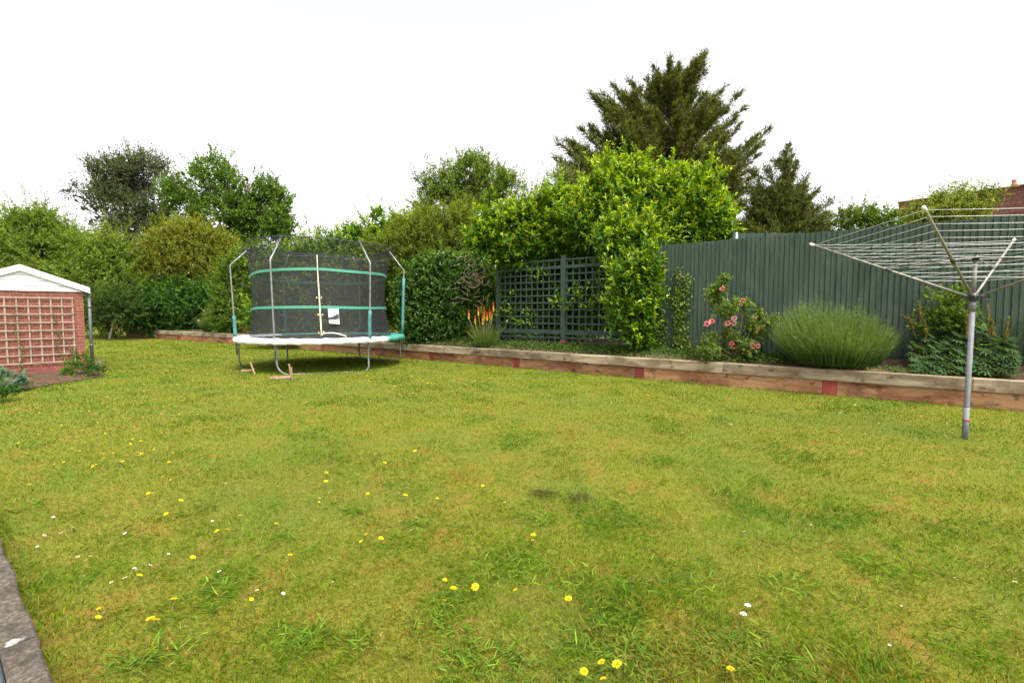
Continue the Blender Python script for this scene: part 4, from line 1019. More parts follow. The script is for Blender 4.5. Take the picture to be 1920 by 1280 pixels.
def pokers():
    r, LF, P, D, L = fan('red_hot_poker', 'clump of red hot pokers with red and yellow flower spikes before the ivy', 'plant', 909, .34, 420, .72, .42, .013, (.075, .13, .03), (.16, .20, .055), .35, base_r=.16)
    LF.build('leaves', M_LEAF, r); b = Wp(s_of(909, .34), .34, bedz(.34))
    for x, y0, y1 in ((879, 579, 597), (891, 590, 607), (897, 575, 591), (908, 574, 600), (905, 590, 607), (918, 577, 597), (921, 582, 598), (925, 565, 583), (913, 585, 600)):
        Y = b[1] + rng.uniform(-.15, .15); top, bot = A(x, y0, Y), A(x, y1, Y)
        st = MB().tube([b + [rng.uniform(-.08, .08), 0, 0], (b + bot) / 2 + [(bot - b)[0] * .2, 0, .1], bot], [.009, .008, .008], 5).build('flower_stalk', M_STEM, r, smooth=True)
        F2 = Leafage(); n = 120; t = rng.random(n); rad = .024 * np.sin(np.clip(t * .9 + .12, 0, 1) * math.pi) ** .7 + .006
        a = rng.uniform(0, 6.28, n); o = np.stack([np.cos(a), np.sin(a), np.zeros(n)], 1); pp = bot + (top - bot) * t[:, None] + o * (rad * .5)[:, None]
        c = np.where(t[:, None] < .38, np.array([[.80, .55, .06]]), np.where(t[:, None] < .62, np.array([[.78, .24, .03]]), np.array([[.66, .06, .03]])))
        F2.add(*leaves_geo(pp, nrm(o * .6 + np.array([[0, 0, -1.]])), o, np.full(n, .030), np.full(n, .011), jitter(c, n, .12, .03)))
        F2.build('flower_spike', M_PETAL, r)
pokers()

def rose():
    base = Wp(s_of(1378, .45), .45, bedz(.45)); r = thing('rose_bush', 'straggly rose bush with coral pink blooms against the green fence', 'rose bush', tuple(base))
    Y0 = base[1]; sprays = [(1340, 552, 15), (1352, 540, 12), (1372, 580, 16), (1395, 575, 12), (1420, 598, 16), (1448, 606, 12), (1335, 642, 14), (1368, 628, 14), (1385, 645, 14), (1362, 524, 6), (1362, 590, 14), (1410, 615, 14), (1345, 565, 14), (1425, 628, 10), (1330, 660, 16), (1400, 655, 14), (1355, 660, 14)]
    st = MB(); LF = Leafage()
    for x, y, rad in sprays:
        t = A(x, y, Y0 + rng.uniform(-.25, .2)); m_ = (base + t) / 2 + np.array([(t - base)[0] * .15, 0, .08])
        st.tube([base + rng.normal(0, .03, 3) * [1, 1, 0], m_, t], [.009, .007, .004], 5)
        n = int(rad * 6.5); s = rad * Y0 / F
        P = t + rng.normal(0, .55, (n, 3)) * s; D = nrm(P - base + rng.normal(0, .5, (n, 3)))
        shoots(LF, P, D, .07, 5, .058, .037, (.085, .14, .030), (.26, .31, .06), .65, (75, 40), True, fold=.15)
    st.build('stem', M_STEM, r, smooth=True); LF.build('foliage', M_LEAF, r)
    for x, y, d, pal in ((1355, 542, .105, 0), (1393, 564, .10, 0), (1389.5, 571, .075, 1), (1335, 603, .115, 0), (1326, 607, .12, 0), (1365, 606, .125, 0), (1377, 597, .115, 1), (1377, 606, .10, 1), (1372, 644, .10, 2), (1412, 648, .12, 0), (1421, 649, .11, 0), (1422, 616, .06, 2), (1412, 594, .05, 1), (1418, 595, .045, 1), (1376, 652, .045, 2)):
        c = A(x, y, Y0 - .30 + rng.uniform(-.05, .05)); F2 = Leafage(); n = 34
        th = rng.uniform(0, 6.28, n); ly = rng.random(n); o = np.stack([np.cos(th), np.sin(th), np.zeros(n)], 1)
        fc = nrm(np.array([-c[0] * .25, -1, .55])); a1 = nrm(np.cross(fc, [0, 0, 1.])); a2 = np.cross(a1, fc)
        o = a1 * np.cos(th)[:, None] + a2 * np.sin(th)[:, None]
        D = nrm(o * (.35 + .9 * ly[:, None]) + fc * (1.1 - ly[:, None])); col = [(.76, .27, .25), (.78, .48, .42), (.66, .12, .12)][pal]
        F2.add(*leaves_geo(c + o * d * .08, D, nrm(fc - o * .5), d * (.33 + .19 * ly), d * (.38 + .1 * ly), jitter(np.array(col)[None] * (1 - .35 * (1 - ly[:, None])) + np.array([[.06, .05, .05]]) * ly[:, None], n, .1, .03), True, -.25, -.3))
        F2.build('rose_bloom', M_PETAL, r)
rose()

def ivy_column(label, cols, seed):
    q = cols[len(cols) // 2]; s = s_of(q[0], .93); r = thing('climbing_ivy', label, 'ivy', tuple(Wp(s, .93, .6)))
    LF = Leafage(); P = []
    for x0, y0, x1, y1, w, n in cols:
        for _ in range(int(n * 1.5)):
            t = rng.random(); x = x0 + (x1 - x0) * t + rng.normal(0, w); y = y0 + (y1 - y0) * t
            s = s_of(x, .96); z = A(x, y, Wp(s, .96)[1])[2]; P.append(Wp(s, .95 - abs(rng.normal(0, .03)), z))
    P = np.array(P); n = len(P); D = nrm(np.tile([[*(-NB * .5), -.1]], (n, 1)) + rng.normal(0, .6, (n, 3)))
    LF.add(*leaves_geo(P, D, nrm(np.tile([[*(-NB), .5]], (n, 1)) + rng.normal(0, .35, (n, 3))), rng.uniform(.035, .065, n), rng.uniform(.03, .055, n), jitter(np.where(rng.random((n, 1)) < .45, np.array([[.20, .25, .04]]), np.array([[.065, .115, .02]])), n, .2), True, .12, .1))
    LF.build('foliage', M_LEAF, r)
ivy_column('tall forked column of ivy climbing the green fence left of the roses', [(1271, 500, 1268, 560, 4, 90), (1288, 516, 1284, 575, 5, 130), (1268, 555, 1278, 650, 6, 260), (1282, 570, 1276, 650, 6, 240), (1275, 630, 1290, 655, 10, 160)], 1)
ivy_column('short sprig of ivy on the fence beside the tumbling laurel', [(1238, 582, 1242, 650, 3, 110), (1247, 598, 1240, 655, 4, 90), (1240, 640, 1235, 660, 9, 90)], 2)

def lupins():
    base = Wp(s_of(1815, .55), .55, .55); r = thing('lupin_clump', 'blue green lupin clump with seeding spikes behind the airer pole', 'plant', tuple(base)); LF = Leafage()
    cs = []
    for _ in range(330):
        x = rng.uniform(1712, 1906); f = (x - 1712) / 194; ytop = 640 - 38 * math.sin(min(1, f * 1.15) * math.pi) - (8 if f > .4 else 0)
        y = rng.uniform(ytop, 700); d = .18 + .75 * (700 - y) / 90 * rng.uniform(.6, 1.1); d = min(.9, max(.2, d))
        s = s_of(x, d); w = Wp(s, d); z = A(x, y, w[1])[2]
        if z < .42: z = .42 + rng.random() * .1
        cs.append((w[0], w[1], z))
    st = MB()
    for c in cs:
        c = np.array(c); n = 9; a = np.arange(n) * 2 * math.pi / n + rng.random() * 6; ax = nrm(np.array([rng.normal(0, .35), -.45 + rng.normal(0, .3), 1.])); u = nrm(np.cross(ax, [1, .2, 0])); w = np.cross(ax, u)
        D = nrm(u * np.cos(a)[:, None] + w * np.sin(a)[:, None] + ax * rng.uniform(.1, .5)); l = rng.uniform(.075, .12)
        LF.add(*leaves_geo(np.tile(c, (n, 1)), D, np.tile(ax, (n, 1)), np.full(n, l), np.full(n, l * .27), jitter(np.array((.070, .125, .045)) * rng.uniform(.7, 1.35), n, .1), True, .15, .2))
        st.tube([c, (c + np.array([base[0] * .2 + c[0] * .8, c[1] + .08, .5])) / 2 + [0, 0, -.05], [c[0] * .85 + base[0] * .15, c[1] + .1, .45]], [.004, .004, .005], 4)
    LF.build('foliage', M_LEAF, r); st.build('stem', M_STEM, r)
    for x0, y0, x1, y1 in ((1712, 605, 1690, 592), (1735, 632, 1722, 562), (1712, 618, 1703, 596), (1815, 632, 1812, 582), (1857, 632, 1852, 561), (1862, 632, 1860, 600), (1884, 645, 1892, 594), (1736, 628, 1733, 600)):
        s = s_of((x0 + x1) / 2, .5); Y = Wp(s, .5)[1]; p, q = A(x0, y0, Y), A(x1, y1, Y); n = 150; t = rng.random(n); a = rng.uniform(0, 6.28, n)
        o = np.stack([np.cos(a), np.sin(a), np.zeros(n)], 1); F2 = Leafage()
        F2.add(*leaves_geo(p + (q - p) * t[:, None], nrm(o + np.array([[0, 0, .8]])), nrm(o + .1), .055 * (1.1 - .6 * t), np.full(n, .016), jitter(np.where(t[:, None] > .8, np.array([[.16, .2, .06]]), np.array([[.22, .18, .055]])), n, .2)))
        F2.build('seed_spike', M_LEAF, r)
        MB().tube([p - (q - p) * .8, p, q], [.007, .006, .003], 5).build('flower_stalk', M_STEM, r)
lupins()
plant('garden_shrub', 'yellow green leafy shrub against the fence behind the lupins', 'shrub', [(*A(x, y, Wp(s_of(x, .75), .75)[1]), r_ * 8.3 / F, .16, r_ * 8.3 / F) for x, y, r_ in ((1765, 575, 26), (1790, 570, 24), (1775, 600, 28), (1800, 595, 24), (1745, 610, 22), (1735, 600, 14), (1812, 610, 16))],
      260, .065, .034, (.075, .13, .02), (.24, .28, .04), k=6, sl=.13, six=True, seed=61, rough=.25, base=tuple(Wp(s_of(1775, .75), .75, .58)))
plant('dark_grass_clump', 'dark arching grassy clump cut by the right edge of the photo', 'plant', [(*Wp(s_of(1925, .6), .6, .85), .25, .2, .32)], 60, .25, .012, (.03, .05, .018), (.08, .11, .03), k=8, sl=.3, seed=62, base=tuple(Wp(s_of(1925, .6), .6, .55)))

# low ground cover
def cover(name, label, spots, L, W, col, tip, kind=None, m=M_LEAF, part='foliage'):
    LF = Leafage(); P = []
    for x, d, w, n in spots:
        s = s_of(x, d); u = rng.normal(0, 1, (n, 2)) * [w, w * .45]
        for a, b in u: P.append(Wp(s + a, min(.92, max(.18, d + b)), bedz(min(.92, max(.18, d + b))) + abs(rng.normal(0, .025))))
    P = np.array(P); n = len(P); D = nrm(rng.normal(0, .8, (n, 3)) + np.array([[0, 0, .7]]))
    LF.add(*leaves_geo(P, D, nrm(np.array([[0, -.2, 1]]) + rng.normal(0, .5, (n, 3))), L * rng.uniform(.6, 1.3, n), W * rng.uniform(.7, 1.3, n), jitter(np.where(rng.random((n, 1)) < .4, np.array([tip]), np.array([col])), n, .2), False, .15, .15))
    if kind: o = LF.build(name, m); tag(o, label, 'ground cover', kind='stuff')
    else:
        r = thing(name, label, 'plant', tuple(P.mean(0) * [1, 1, 0] + [0, 0, .45])); LF.build(part, m, r)
cover('ground_ivy', 'low ivy and weeds creeping over the soil of the raised bed', [(x, d, .35, 210) for x in range(770, 1260, 28) for d in (.55, .8)] + [(x, d, .22, 120) for x in range(1260, 1460, 22) for d in (.45, .75)] + [(x, .85, .3, 130) for x in range(1230, 1330, 20)] + [(1540 + i * 22, .3, .15, 40) for i in range(16)] + [(x, .4, .6, 110) for x in range(480, 760, 25)] + [(x, .8, .6, 160) for x in range(480, 760, 25)], .05, .04, (.035, .08, .018), (.12, .18, .03), 'stuff')
def tuft(name, label, px, d, n, L, W, col, tip, w):
    s = s_of(px, d); b = Wp(s, d, bedz(d)); r = thing(name, label, 'plant', tuple(b)); LF = Leafage()
    u = rng.normal(0, 1, (n, 2)) * [w, w * .4]; P = np.array([Wp(s + a, max(.17, d + q), bedz(d)) for a, q in u]); D = nrm(rng.normal(0, .45, (n, 3)) + np.array([[0, 0, 1.]]))
    ribbons(LF, P, D, L * rng.uniform(.5, 1.2, n), np.full(n, W), jitter(col, n, .2), rng.normal(0, .3, (n, 3)), 3, jitter(tip, n, .2)); LF.build('foliage', M_LEAF, r)
tuft('straw_grass_tuft', 'pale straw coloured tuft on the sleepers below the short ivy sprig', 1250, .24, 420, .12, .006, (.16, .17, .07), (.40, .36, .20), .30)
tuft('thyme_mat', 'low grey green mat plant on the sleepers right of the lavender', 1715, .24, 420, .10, .007, (.09, .12, .05), (.22, .24, .11), .17)
tuft('thyme_mat', 'small green mat plant at the right foot of the lavender', 1660, .34, 260, .10, .007, (.07, .11, .04), (.15, .19, .08), .13)
tuft('dry_moss_clump', 'pinkish brown dried clump hanging over the sleeper edge', 1650, .10, 420, .075, .006, (.30, .18, .10), (.50, .36, .24), .07)
plant('pink_astilbe', 'small dark pink flowered plant beside the left trampoline pole', 'plant', [(*A(x, y, Wp(s_of(x, .5), .5)[1]), .16, .14, r_) for x, y, r_ in ((449, 612, .25), (462, 622, .2), (440, 605, .15))], 90, .09, .04, (.10, .05, .03), (.40, .07, .10), k=5, sl=.12, seed=63, base=tuple(Wp(s_of(452, .5), .5, .5)))
def peach():
    for x, y, lab in ((383, 583, 'upper pale peach rose bloom on the far bed beside the lavender mound'), (373, 601, 'lower pale peach rose bloom on the far bed beside the lavender mound')):
        c = A(x, y, Wp(s_of(x, .7), .7)[1] - .3); o = thing('peach_rose', lab, 'rose', tuple(c * [1, 1, 0] + [0, 0, .45])); F2 = Leafage(); n = 40
        d = nrm(rng.normal(0, 1, (n, 3))); F2.add(*leaves_geo(np.tile(c, (n, 1)), d, nrm(rng.normal(0, 1, (n, 3))), np.full(n, .09), np.full(n, .08), jitter((.80, .55, .42), n, .08, .02))); F2.build('rose_bloom', M_PETAL, o)
        MB().tube([c, c * .5 + np.array([c[0] + .1, c[1] + .1, .45]) * .5, [c[0] + .1, c[1] + .1, .4]], [.008, .01, .012], 5).build('stem', M_STEM, o)
        F3 = Leafage(); P = c + rng.normal(0, .15, (40, 3)) - [0, -.1, .2]; shoots(F3, P, nrm(rng.normal(0, 1, (40, 3)) + [0, 0, .6]), .12, 4, .10, .06, (.05, .085, .02), (.12, .16, .04)); F3.build('foliage', M_LEAF, o)
peach()

# border by the shed
def low_plant(name, label, px, py, r_px, n, L, W, old, young, seed, h=.6, six=True, **k):
    g_ = G(px, py); r = r_px * g_[1] / F
    return plant(name, label, 'plant', [(g_[0], g_[1], r * h * .5, r, r * .7, r * h)], n, L, W, old, young, seed=seed, six=six, base=(g_[0], g_[1], 0), rough=.25, **k)
low_plant('border_plant', 'low bright green leafy plant at the front corner of the brick shed', 150, 708, 28, 150, .07, .035, (.055, .12, .02), (.16, .24, .035), 71, .8, k=6, sl=.1)
low_plant('border_plant', 'dark green bushy plant right of the shed corner', 178, 706, 14, 70, .06, .03, (.035, .075, .016), (.09, .14, .03), 72, .9, k=6, sl=.1)
low_plant('border_plant', 'silvery blue green leafy plant at the far left edge before the shed', 3, 735, 26, 70, .12, .048, (.10, .17, .13), (.22, .30, .24), 73, .9, k=6, sl=.14)
low_plant('border_plant', 'deep green plant spilling below the silvery one at the far left', 0, 752, 26, 90, .08, .04, (.03, .08, .018), (.08, .15, .03), 74, .6, k=6, sl=.1)
low_plant('border_plant', 'tiny green seedling in the soil in front of the shed trellis', 68, 728, 9, 14, .06, .03, (.06, .12, .02), (.14, .2, .04), 75, .7, k=5, sl=.05)
low_plant('border_plant', 'small leafy tuft against the red shed plinth', 52, 716, 10, 24, .06, .03, (.05, .10, .02), (.12, .2, .04), 76, .8, k=5, sl=.05)
def dry_plant():
    b = SHC + SHU * .14 + SHV * .05; r = thing('dry_seedhead_plant', 'wispy dry seedhead plant at the foot of the downpipe', 'plant', tuple(b)); LF = Leafage(); n = 260
    a = rng.uniform(0, 6.28, n); o = np.stack([np.cos(a), np.sin(a), np.zeros(n)], 1); D = nrm(o * rng.uniform(0, .5, (n, 1)) + [0, 0, 1.])
    ribbons(LF, b + o * .06, D, rng.uniform(.15, .36, n), np.full(n, .006), jitter((.24, .22, .14), n, .2), o * .2, 2, jitter((.48, .45, .36), n, .15)); LF.build('foliage', M_LEAF, r)
dry_plant()
def climber():
    r = thing('climbing_rose', 'sparse climbing stems with small leaves on the shed trellis', 'climber', tuple(shed_pt(-.8, -.07, .1))); LF = Leafage(); st = MB()
    for x0, pts in ((-.35, [(.2, .15), (.5, .55), (.45, 1.0), (.55, 1.5)]), (-1.2, [(1.15, .15), (1.1, .6), (1.2, 1.1), (1.15, 1.55)]), (-.3, [(.25, .12), (.22, .4), (.32, .75)])):
        P3 = [shed_pt(-x, -.055, z) for x, z in pts]; st.tube(P3, [.006, .005, .004, .002][:len(P3)], 4)
        for a, b in zip(P3[:-1], P3[1:]):
            n = 16; t = rng.random(n)[:, None]; P = a * (1 - t) + b * t + rng.normal(0, .03, (n, 3)) * [1, .4, 1]
            LF.add(*leaves_geo(P, nrm(rng.normal(0, 1, (n, 3)) - SHV * .6), nrm(np.tile(-SHV, (n, 1)) + rng.normal(0, .4, (n, 3)) + [0, 0, .4]), rng.uniform(.03, .055, n), rng.uniform(.02, .035, n), jitter((.12, .13, .03), n, .25), True))
    st.build('stem', M_STEM, r); LF.build('foliage', M_LEAF, r)
    F2 = Leafage(); c = shed_pt(-.10, -.09, .33); n = 26; d = nrm(rng.normal(0, 1, (n, 3))); F2.add(*leaves_geo(np.tile(c, (n, 1)) + d * [0, 0, .05], d, nrm(rng.normal(0, 1, (n, 3))), np.full(n, .045), np.full(n, .04), jitter((.72, .30, .36), n, .1, .03))); F2.build('rose_bloom', M_PETAL, r)
climber()

# ------------------------------------------------------------------ weeds, clippings and flowers in the lawn
def weed(px, py, rad, n, label, col=(.095, .175, .018), tip=(.17, .26, .028), W=.0075, flat=.6, group=None):
    c = G(px, py); r = thing('lawn_weed', label, 'weed', tuple(c), group=group); LF = Leafage()
    u = rng.normal(0, .55, (n, 2)) * rad; P = np.stack([c[0] + u[:, 0], c[1] + u[:, 1], np.full(n, .004)], 1)
    a = rng.uniform(0, 6.28, n); o = np.stack([np.cos(a), np.sin(a), np.zeros(n)], 1); D = nrm(o + np.array([[0, 0, flat]]) * rng.uniform(.4, 1.8, (n, 1)))
    L = rng.uniform(.035, .08, n); LF.add(*leaves_geo(P, D, nrm(np.array([[0, 0, 1.]]) + rng.normal(0, .2, (n, 3))), L, W * rng.uniform(.5, 1.1, n), jitter(np.where(rng.random((n, 1)) < .5, np.array([tip]), np.array([col])), n, .18), True, .2, .3))
    LF.build('leaves', M_LEAF, r)
for px, py, rad, n, lab in (
    (664, 958, .09, 60, 'dark green grassy weed tuft in the middle lawn left of two yellow flowers'), (826, 1170, .10, 46, 'star shaped broadleaf weed in the lawn below the five yellow flowers'),
    (682, 1210, .08, 34, 'pale leafy weed rosette near the bottom of the lawn, left of centre'), (880, 1225, .17, 110, 'wide patch of leafy weeds at the bottom centre of the lawn'),
    (960, 1060, .20, 150, 'broad green weed patch around the flower above the lone right bloom'), (1285, 1095, .16, 110, 'dense green clover patch left of the white petals'),
    (1135, 1190, .20, 110, 'leafy weed patch above the yellow flowers at the bottom edge'), (960, 1262, .10, 40, 'coarse weed tuft at the bottom edge left of the yellow flowers'),
    (1080, 1090, .14, 70, 'grassy weed patch behind the lone yellow bloom right of centre'), (560, 1190, .14, 70, 'loose weed patch on the left lawn near the bottom'),
    (300, 1225, .17, 90, 'leafy weed patch between the coping stones and the paired flowers'), (1500, 1095, .16, 80, 'soft weed patch in the right lawn beyond the white petals'),
    (430, 1100, .15, 80, 'green weed patch on the left lawn around a lone flower'), (790, 985, .14, 60, 'faint weed patch in the middle lawn under the row of flowers'),
    (1010, 975, .14, 60, 'grassy weed patch just below the dark clippings'), (1640, 1060, .16, 70, 'soft weed patch in the far right lawn'), (1470, 1240, .15, 80, 'leafy weed patch right of the lone flower at the bottom edge'),
    (60, 950, .12, 50, 'dark weed patch at the left edge of the lawn'), (520, 1010, .14, 60, 'green weed patch near a single flower left of centre')):
    weed(px, py, rad, int(n * 1.4), lab)
for px, py, lab in ((1018, 928, 'left of the two dark lumps of clippings in the lawn'), (1088, 936, 'right of the two dark lumps of clippings in the lawn')):
    c = G(px, py); r = thing('clippings_heap', lab, 'clippings', tuple(c)); LF = Leafage(); n = 240; u = rng.normal(0, 1, (n, 2)) * [.06, .045]
    P = np.stack([c[0] + u[:, 0], c[1] + u[:, 1], .012 + .045 * np.exp(-(u / [.06, .04]) ** 2).prod(1) * rng.random(n)], 1); D = nrm(rng.normal(0, 1, (n, 3)) * [1, 1, .4])
    ribbons(LF, P, D, rng.uniform(.03, .07, n), np.full(n, .004), jitter((.085, .095, .03), n, .4), rng.normal(0, .4, (n, 3)), 2, jitter((.14, .15, .045), n, .4)); LF.build('clippings', M_LEAF, r)

def flower_mesh(npet, rin, rout, pw, layers, cols, ctr=None, lift=.25):
    F2 = Leafage()
    for ly in range(layers):
        n = npet; a = np.arange(n) * 2 * math.pi / n + ly * .3 + rng.normal(0, .06, n); o = np.stack([np.cos(a), np.sin(a), np.zeros(n)], 1)
        D = nrm(o + np.array([[0, 0, lift + .35 * ly]]) + rng.normal(0, .06, (n, 3)))
        F2.add(*leaves_geo(o * rin, D, np.tile([[0, 0, 1.]], (n, 1)), np.full(n, (rout - rin) * (1 - .25 * ly)), np.full(n, pw), jitter(cols[min(ly, len(cols) - 1)], n, .06, .02), True, .05, .15))
    if ctr:
        n = 40; a = rng.uniform(0, 6.28, n); rr = np.sqrt(rng.random(n)) * rin * 1.25; P = np.stack([np.cos(a) * rr, np.sin(a) * rr, np.zeros(n)], 1)
        F2.add(*leaves_geo(P, np.tile([[0, 0, 1.]], (n, 1)), np.tile([[1., 0, 0]], (n, 1)), np.full(n, rin * .9), np.full(n, rin * .6), jitter(ctr, n, .1)))
    return F2
heads = {}
def protos():
    heads['y'] = [flower_mesh(16, .003, 0.0162 + .0015 * i, .0056, 3, [(.82, .62, .012), (.86, .66, .015), (.80, .52, .01)], (.75, .42, .01), .15 + .12 * i).build('flower_head', M_PETAL) for i in range(3)]
    heads['w'] = [flower_mesh(14, .004, 0.0092 + .001 * i, .004, 2, [(.80, .79, .76)], (.75, .55, .05), .2 + .25 * i).build('flower_head', M_PETAL) for i in range(2)]
    heads['s'] = [MB().tube([(0, 0, 0), (.004, .003, .03), (0, 0, .062)], [.0019, .0017, .0016], 5).build('stem', M_STEM)]
protos()
used = set()
def flower(kind, px, py, label, group, sc=1.0):
    top = G(px, py, .055 * sc if kind == 'y' else .035); far = top[1] > 7.0
    if not bool(lawn_ok(top[None])[0]): return
    h = top[2]; nm = 'yellow_flower' if kind == 'y' else 'daisy'
    r = thing(nm, label, 'flower', (top[0], top[1], 0), random.uniform(0, 6.28), group)
    src = random.choice(heads[kind])
    o = src if src.name not in used else src.copy()
    if src.name in used: C.objects.link(o)
    used.add(src.name); o.parent = r; o.location = (0, 0, h)
    o.rotation_euler = (random.uniform(-.4, .4) + .1, random.uniform(-.45, .45), 0); f = sc * random.choice((.62, .8, .95, 1.05, 1.18)) * random.uniform(.92, 1.08); o.scale = (f, f, f)
    s = heads['s'][0]; t = s if s.name not in used else s.copy()
    if s.name in used: C.objects.link(t)
    used.add(s.name); t.parent = r; t.location = (0, 0, 0); t.scale = (1, 1, h / .062)
NEARY = {
 'the pair of yellow flowers nearest the coping stones': [(185, 1140), (184, 1157)],
 'the touching pair of yellow flowers right of the pair by the coping stones': [(282, 1160), (293, 1161)],
 'the group of yellow flowers at the bottom edge right of centre': [(1095, 1258), (1128, 1240), (1157, 1244), (1131, 1272)],
 'the loose ring of yellow flowers low in the centre lawn': [(834, 1086), (850, 1102), (891, 1100), (833, 1125)],
 'the close pair of yellow flowers right of the lawn centre, below the clippings': [(1000, 1002), (999, 1012)],
 'the four yellow flowers in the middle lawn below the dark weed tuft': [(686, 1001), (677, 1014), (714, 1009), (720, 1017)],
 'the two yellow flowers side by side left of the dark clippings': [(871, 912), (905, 910)],
 'the two yellow flowers in line left of centre': [(407, 995), (427, 992)],
 'the scatter of yellow flowers on the left lawn': [(305, 893), (320, 899), (283, 924), (339, 938), (296, 947), (278, 925)],
 'the thin scatter of yellow flowers in the mid lawn left of centre': [(598, 941), (612, 886), (611, 902), (671, 866), (690, 925), (722, 867)],
}
for k, pts in NEARY.items():
    for x, y in pts: flower('y', x, y, 'one of ' + k, k.replace('the ', '', 1))
for x, y, lab in ((261, 1078, 'lone yellow flower above the pairs by the coping stones'), (326, 1123, 'single yellow flower between the left pairs and the weed patch'), (471, 1123, 'single yellow flower low on the lawn in front of the trampoline'),
                  (362, 1044, 'lone yellow flower in the left lawn below the flower pair in line'), (518, 981, 'single yellow flower right of the two in line'), (544, 1040, 'single yellow flower left of the four in the middle'),
                  (312, 963, 'lone yellow flower just below the left scatter'), (450, 966, 'small yellow flower just above the two in line'), (424, 906, 'lone yellow flower right of the left scatter'), (55, 908, 'lone yellow flower at the left edge of the lawn'),
                  (760, 928, 'yellow flower left of the three in the middle row'), (820, 934, 'yellow flower below left of the two side by side'), (946, 941, 'yellow flower nearest the left clippings lump'), (966, 1105, 'yellow flower right of the loose ring'),
                  (1066, 1122, 'lone yellow flower right of the lawn centre'), (1370, 1253, 'lone yellow flower at the bottom edge on the right'), (778, 845, 'single yellow flower below the trampoline front leg'), (915, 763, 'single yellow flower in the open lawn before the sleepers')):
    flower('y', x, y, lab, None)
far_y = [(35, 830), (197, 828), (214, 832), (150, 845), (135, 840), (245, 832), (100, 760), (70, 765), (45, 855), (300, 810), (345, 800), (265, 850), (230, 865), (180, 870)] + [(random.gauss(150, 95), random.uniform(735, 880)) for _ in range(46)]
for x, y in far_y: flower('y', x, y, 'tiny yellow flower in the wide drift on the lawn before the shed border', 'yellow flowers drifting before the shed', .7)
for _ in range(44): flower('y', random.gauss(800, 75), random.gauss(714, 13), 'tiny yellow flower in the drift between the trampoline and the sleepers', 'yellow flowers right of the trampoline', .8)
for _ in range(24): flower('y', random.uniform(980, 1850), random.uniform(738, 800), 'tiny yellow flower dotted on the lawn along the right hand sleepers', 'yellow flowers along the right sleepers', .7)
for _ in range(34): flower('y', random.uniform(190, 520), random.uniform(655, 780), 'tiny yellow flower on the far lawn between shed and trampoline', 'yellow flowers between shed and trampoline', .8)
for x, y, lab in ((1402, 1135, 'larger fallen white petal in the right foreground lawn'), (1394, 1151, 'smaller fallen white petal below the larger one')):
    c = G(x, y, .03); r = thing('white_petal', lab, 'petal', (c[0], c[1], 0)); LF = Leafage(); n = 6
    a = np.arange(n) * 1.05; o = np.stack([np.cos(a), np.sin(a), np.zeros(n)], 1); LF.add(*leaves_geo(np.tile(c, (n, 1)), nrm(o + [0, 0, .3]), np.tile([[0, 0, 1.]], (n, 1)), np.full(n, .017), np.full(n, .014), jitter((.8, .8, .78), n, .04, .01), True)); LF.build('petal_blade', M_PETAL, r)
for x, y in ((100, 969), (137, 988), (83, 1003), (115, 998), (70, 1024), (146, 1043), (169, 1042), (157, 1079), (252, 1065), (256, 1068), (282, 1059), (316, 1038), (265, 1000)): flower('w', x, y, 'tiny white daisy on the lawn beside the coping stones', 'daisies by the coping stones')
for _ in range(48): flower('w', random.uniform(1250, 1850), random.uniform(735, 830), 'tiny white daisy on the right lawn below the lavender', 'daisies on the right lawn')
for _ in range(30): flower('w', random.gauss(690, 80), random.gauss(700, 14), 'tiny white daisy in the grass under the trampoline edge', 'daisies by the trampoline')
for _ in range(14): flower('w', random.uniform(200, 800), random.uniform(860, 1180), 'tiny white daisy scattered over the left lawn', 'daisies on the left lawn')
for x, y in ((1521, 983), (1690, 1135), (1790, 1082), (1903, 1090), (1668, 1208), (1395, 996)): flower('w', x, y, 'tiny white daisy scattered over the near right lawn', 'daisies on the near right lawn')
for k in heads.values():
    for o in k:
        if o.parent is None: bpy.data.objects.remove(o)

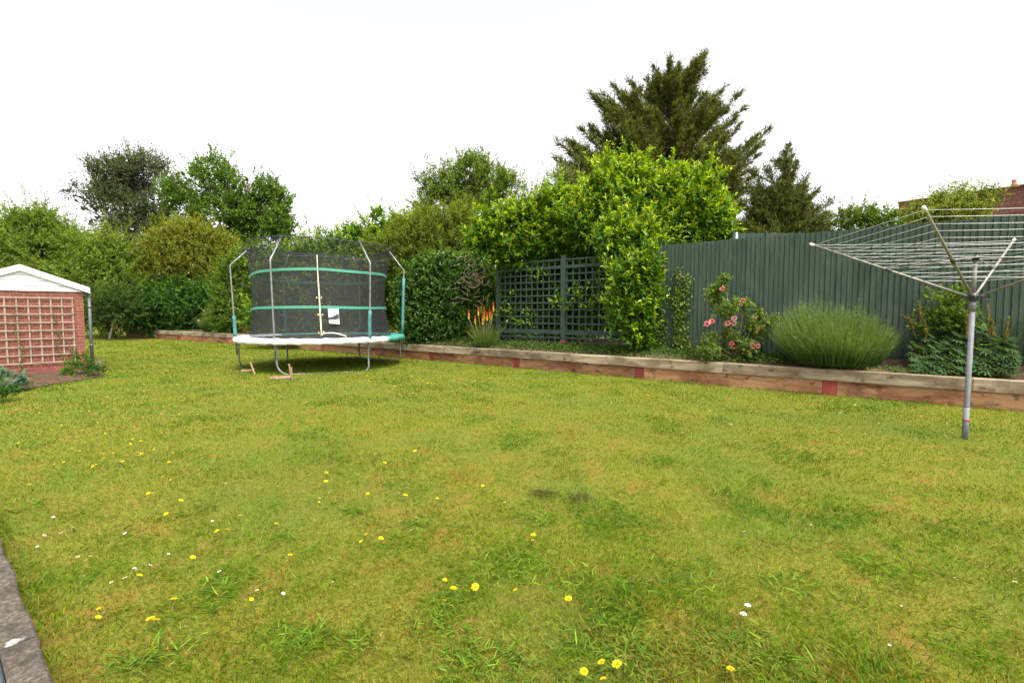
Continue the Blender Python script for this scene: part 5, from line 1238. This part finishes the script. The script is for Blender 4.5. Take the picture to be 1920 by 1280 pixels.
# ------------------------------------------------------------------ sky, sun, camera
SUN_EL, SUN_AZ = 62., 150.        # azimuth measured from +Y towards +X
w = bpy.data.worlds.new('World'); bpy.context.scene.world = w; w.use_nodes = True
nt = w.node_tree; bg = nt.nodes['Background']
sky = nt.nodes.new('ShaderNodeTexSky'); sky.sky_type = 'NISHITA'; sky.sun_disc = False
sky.sun_elevation = R(SUN_EL); sky.sun_rotation = R(SUN_AZ); sky.air_density = 1.0; sky.dust_density = 4.0; sky.ozone_density = 1.0
bw = nt.nodes.new('ShaderNodeRGBToBW'); mx = nt.nodes.new('ShaderNodeMix'); mx.data_type = 'RGBA'; mx.inputs[0].default_value = .93
nt.links.new(sky.outputs[0], bw.inputs[0]); nt.links.new(sky.outputs[0], mx.inputs[6]); nt.links.new(bw.outputs[0], mx.inputs[7])
nt.links.new(mx.outputs[2], bg.inputs['Color']); bg.inputs['Strength'].default_value = .15
ld = bpy.data.lights.new('sun', 'SUN'); ld.energy = 1.05; ld.angle = R(16); ld.color = (1, .97, .92)
so = bpy.data.objects.new('sun', ld); C.objects.link(so)
sd = Vector((math.sin(R(SUN_AZ)) * math.cos(R(SUN_EL)), math.cos(R(SUN_AZ)) * math.cos(R(SUN_EL)), math.sin(R(SUN_EL))))
so.rotation_euler = sd.to_track_quat('Z', 'Y').to_euler()

cd = bpy.data.cameras.new('camera'); cd.sensor_width = 36; cd.lens = F / 1920 * 36; cd.clip_end = 2000; cd.clip_start = .05
co = bpy.data.objects.new('camera', cd); C.objects.link(co); co.location = (0, 0, H); co.rotation_euler = (R(90) - PITCH, 0, 0)
sc = bpy.context.scene; sc.camera = co
sc.view_settings.view_transform = 'Standard'; sc.view_settings.look = 'None'; sc.view_settings.exposure = 1.98; sc.view_settings.gamma = 1
sc.cycles.max_bounces = 7; sc.cycles.diffuse_bounces = 3; sc.cycles.glossy_bounces = 2; sc.cycles.transmission_bounces = 4; sc.cycles.transparent_max_bounces = 12
sc.cycles.use_denoising = True; sc.cycles.denoiser = 'OPENIMAGEDENOISE'; sc.cycles.sample_clamp_indirect = 6
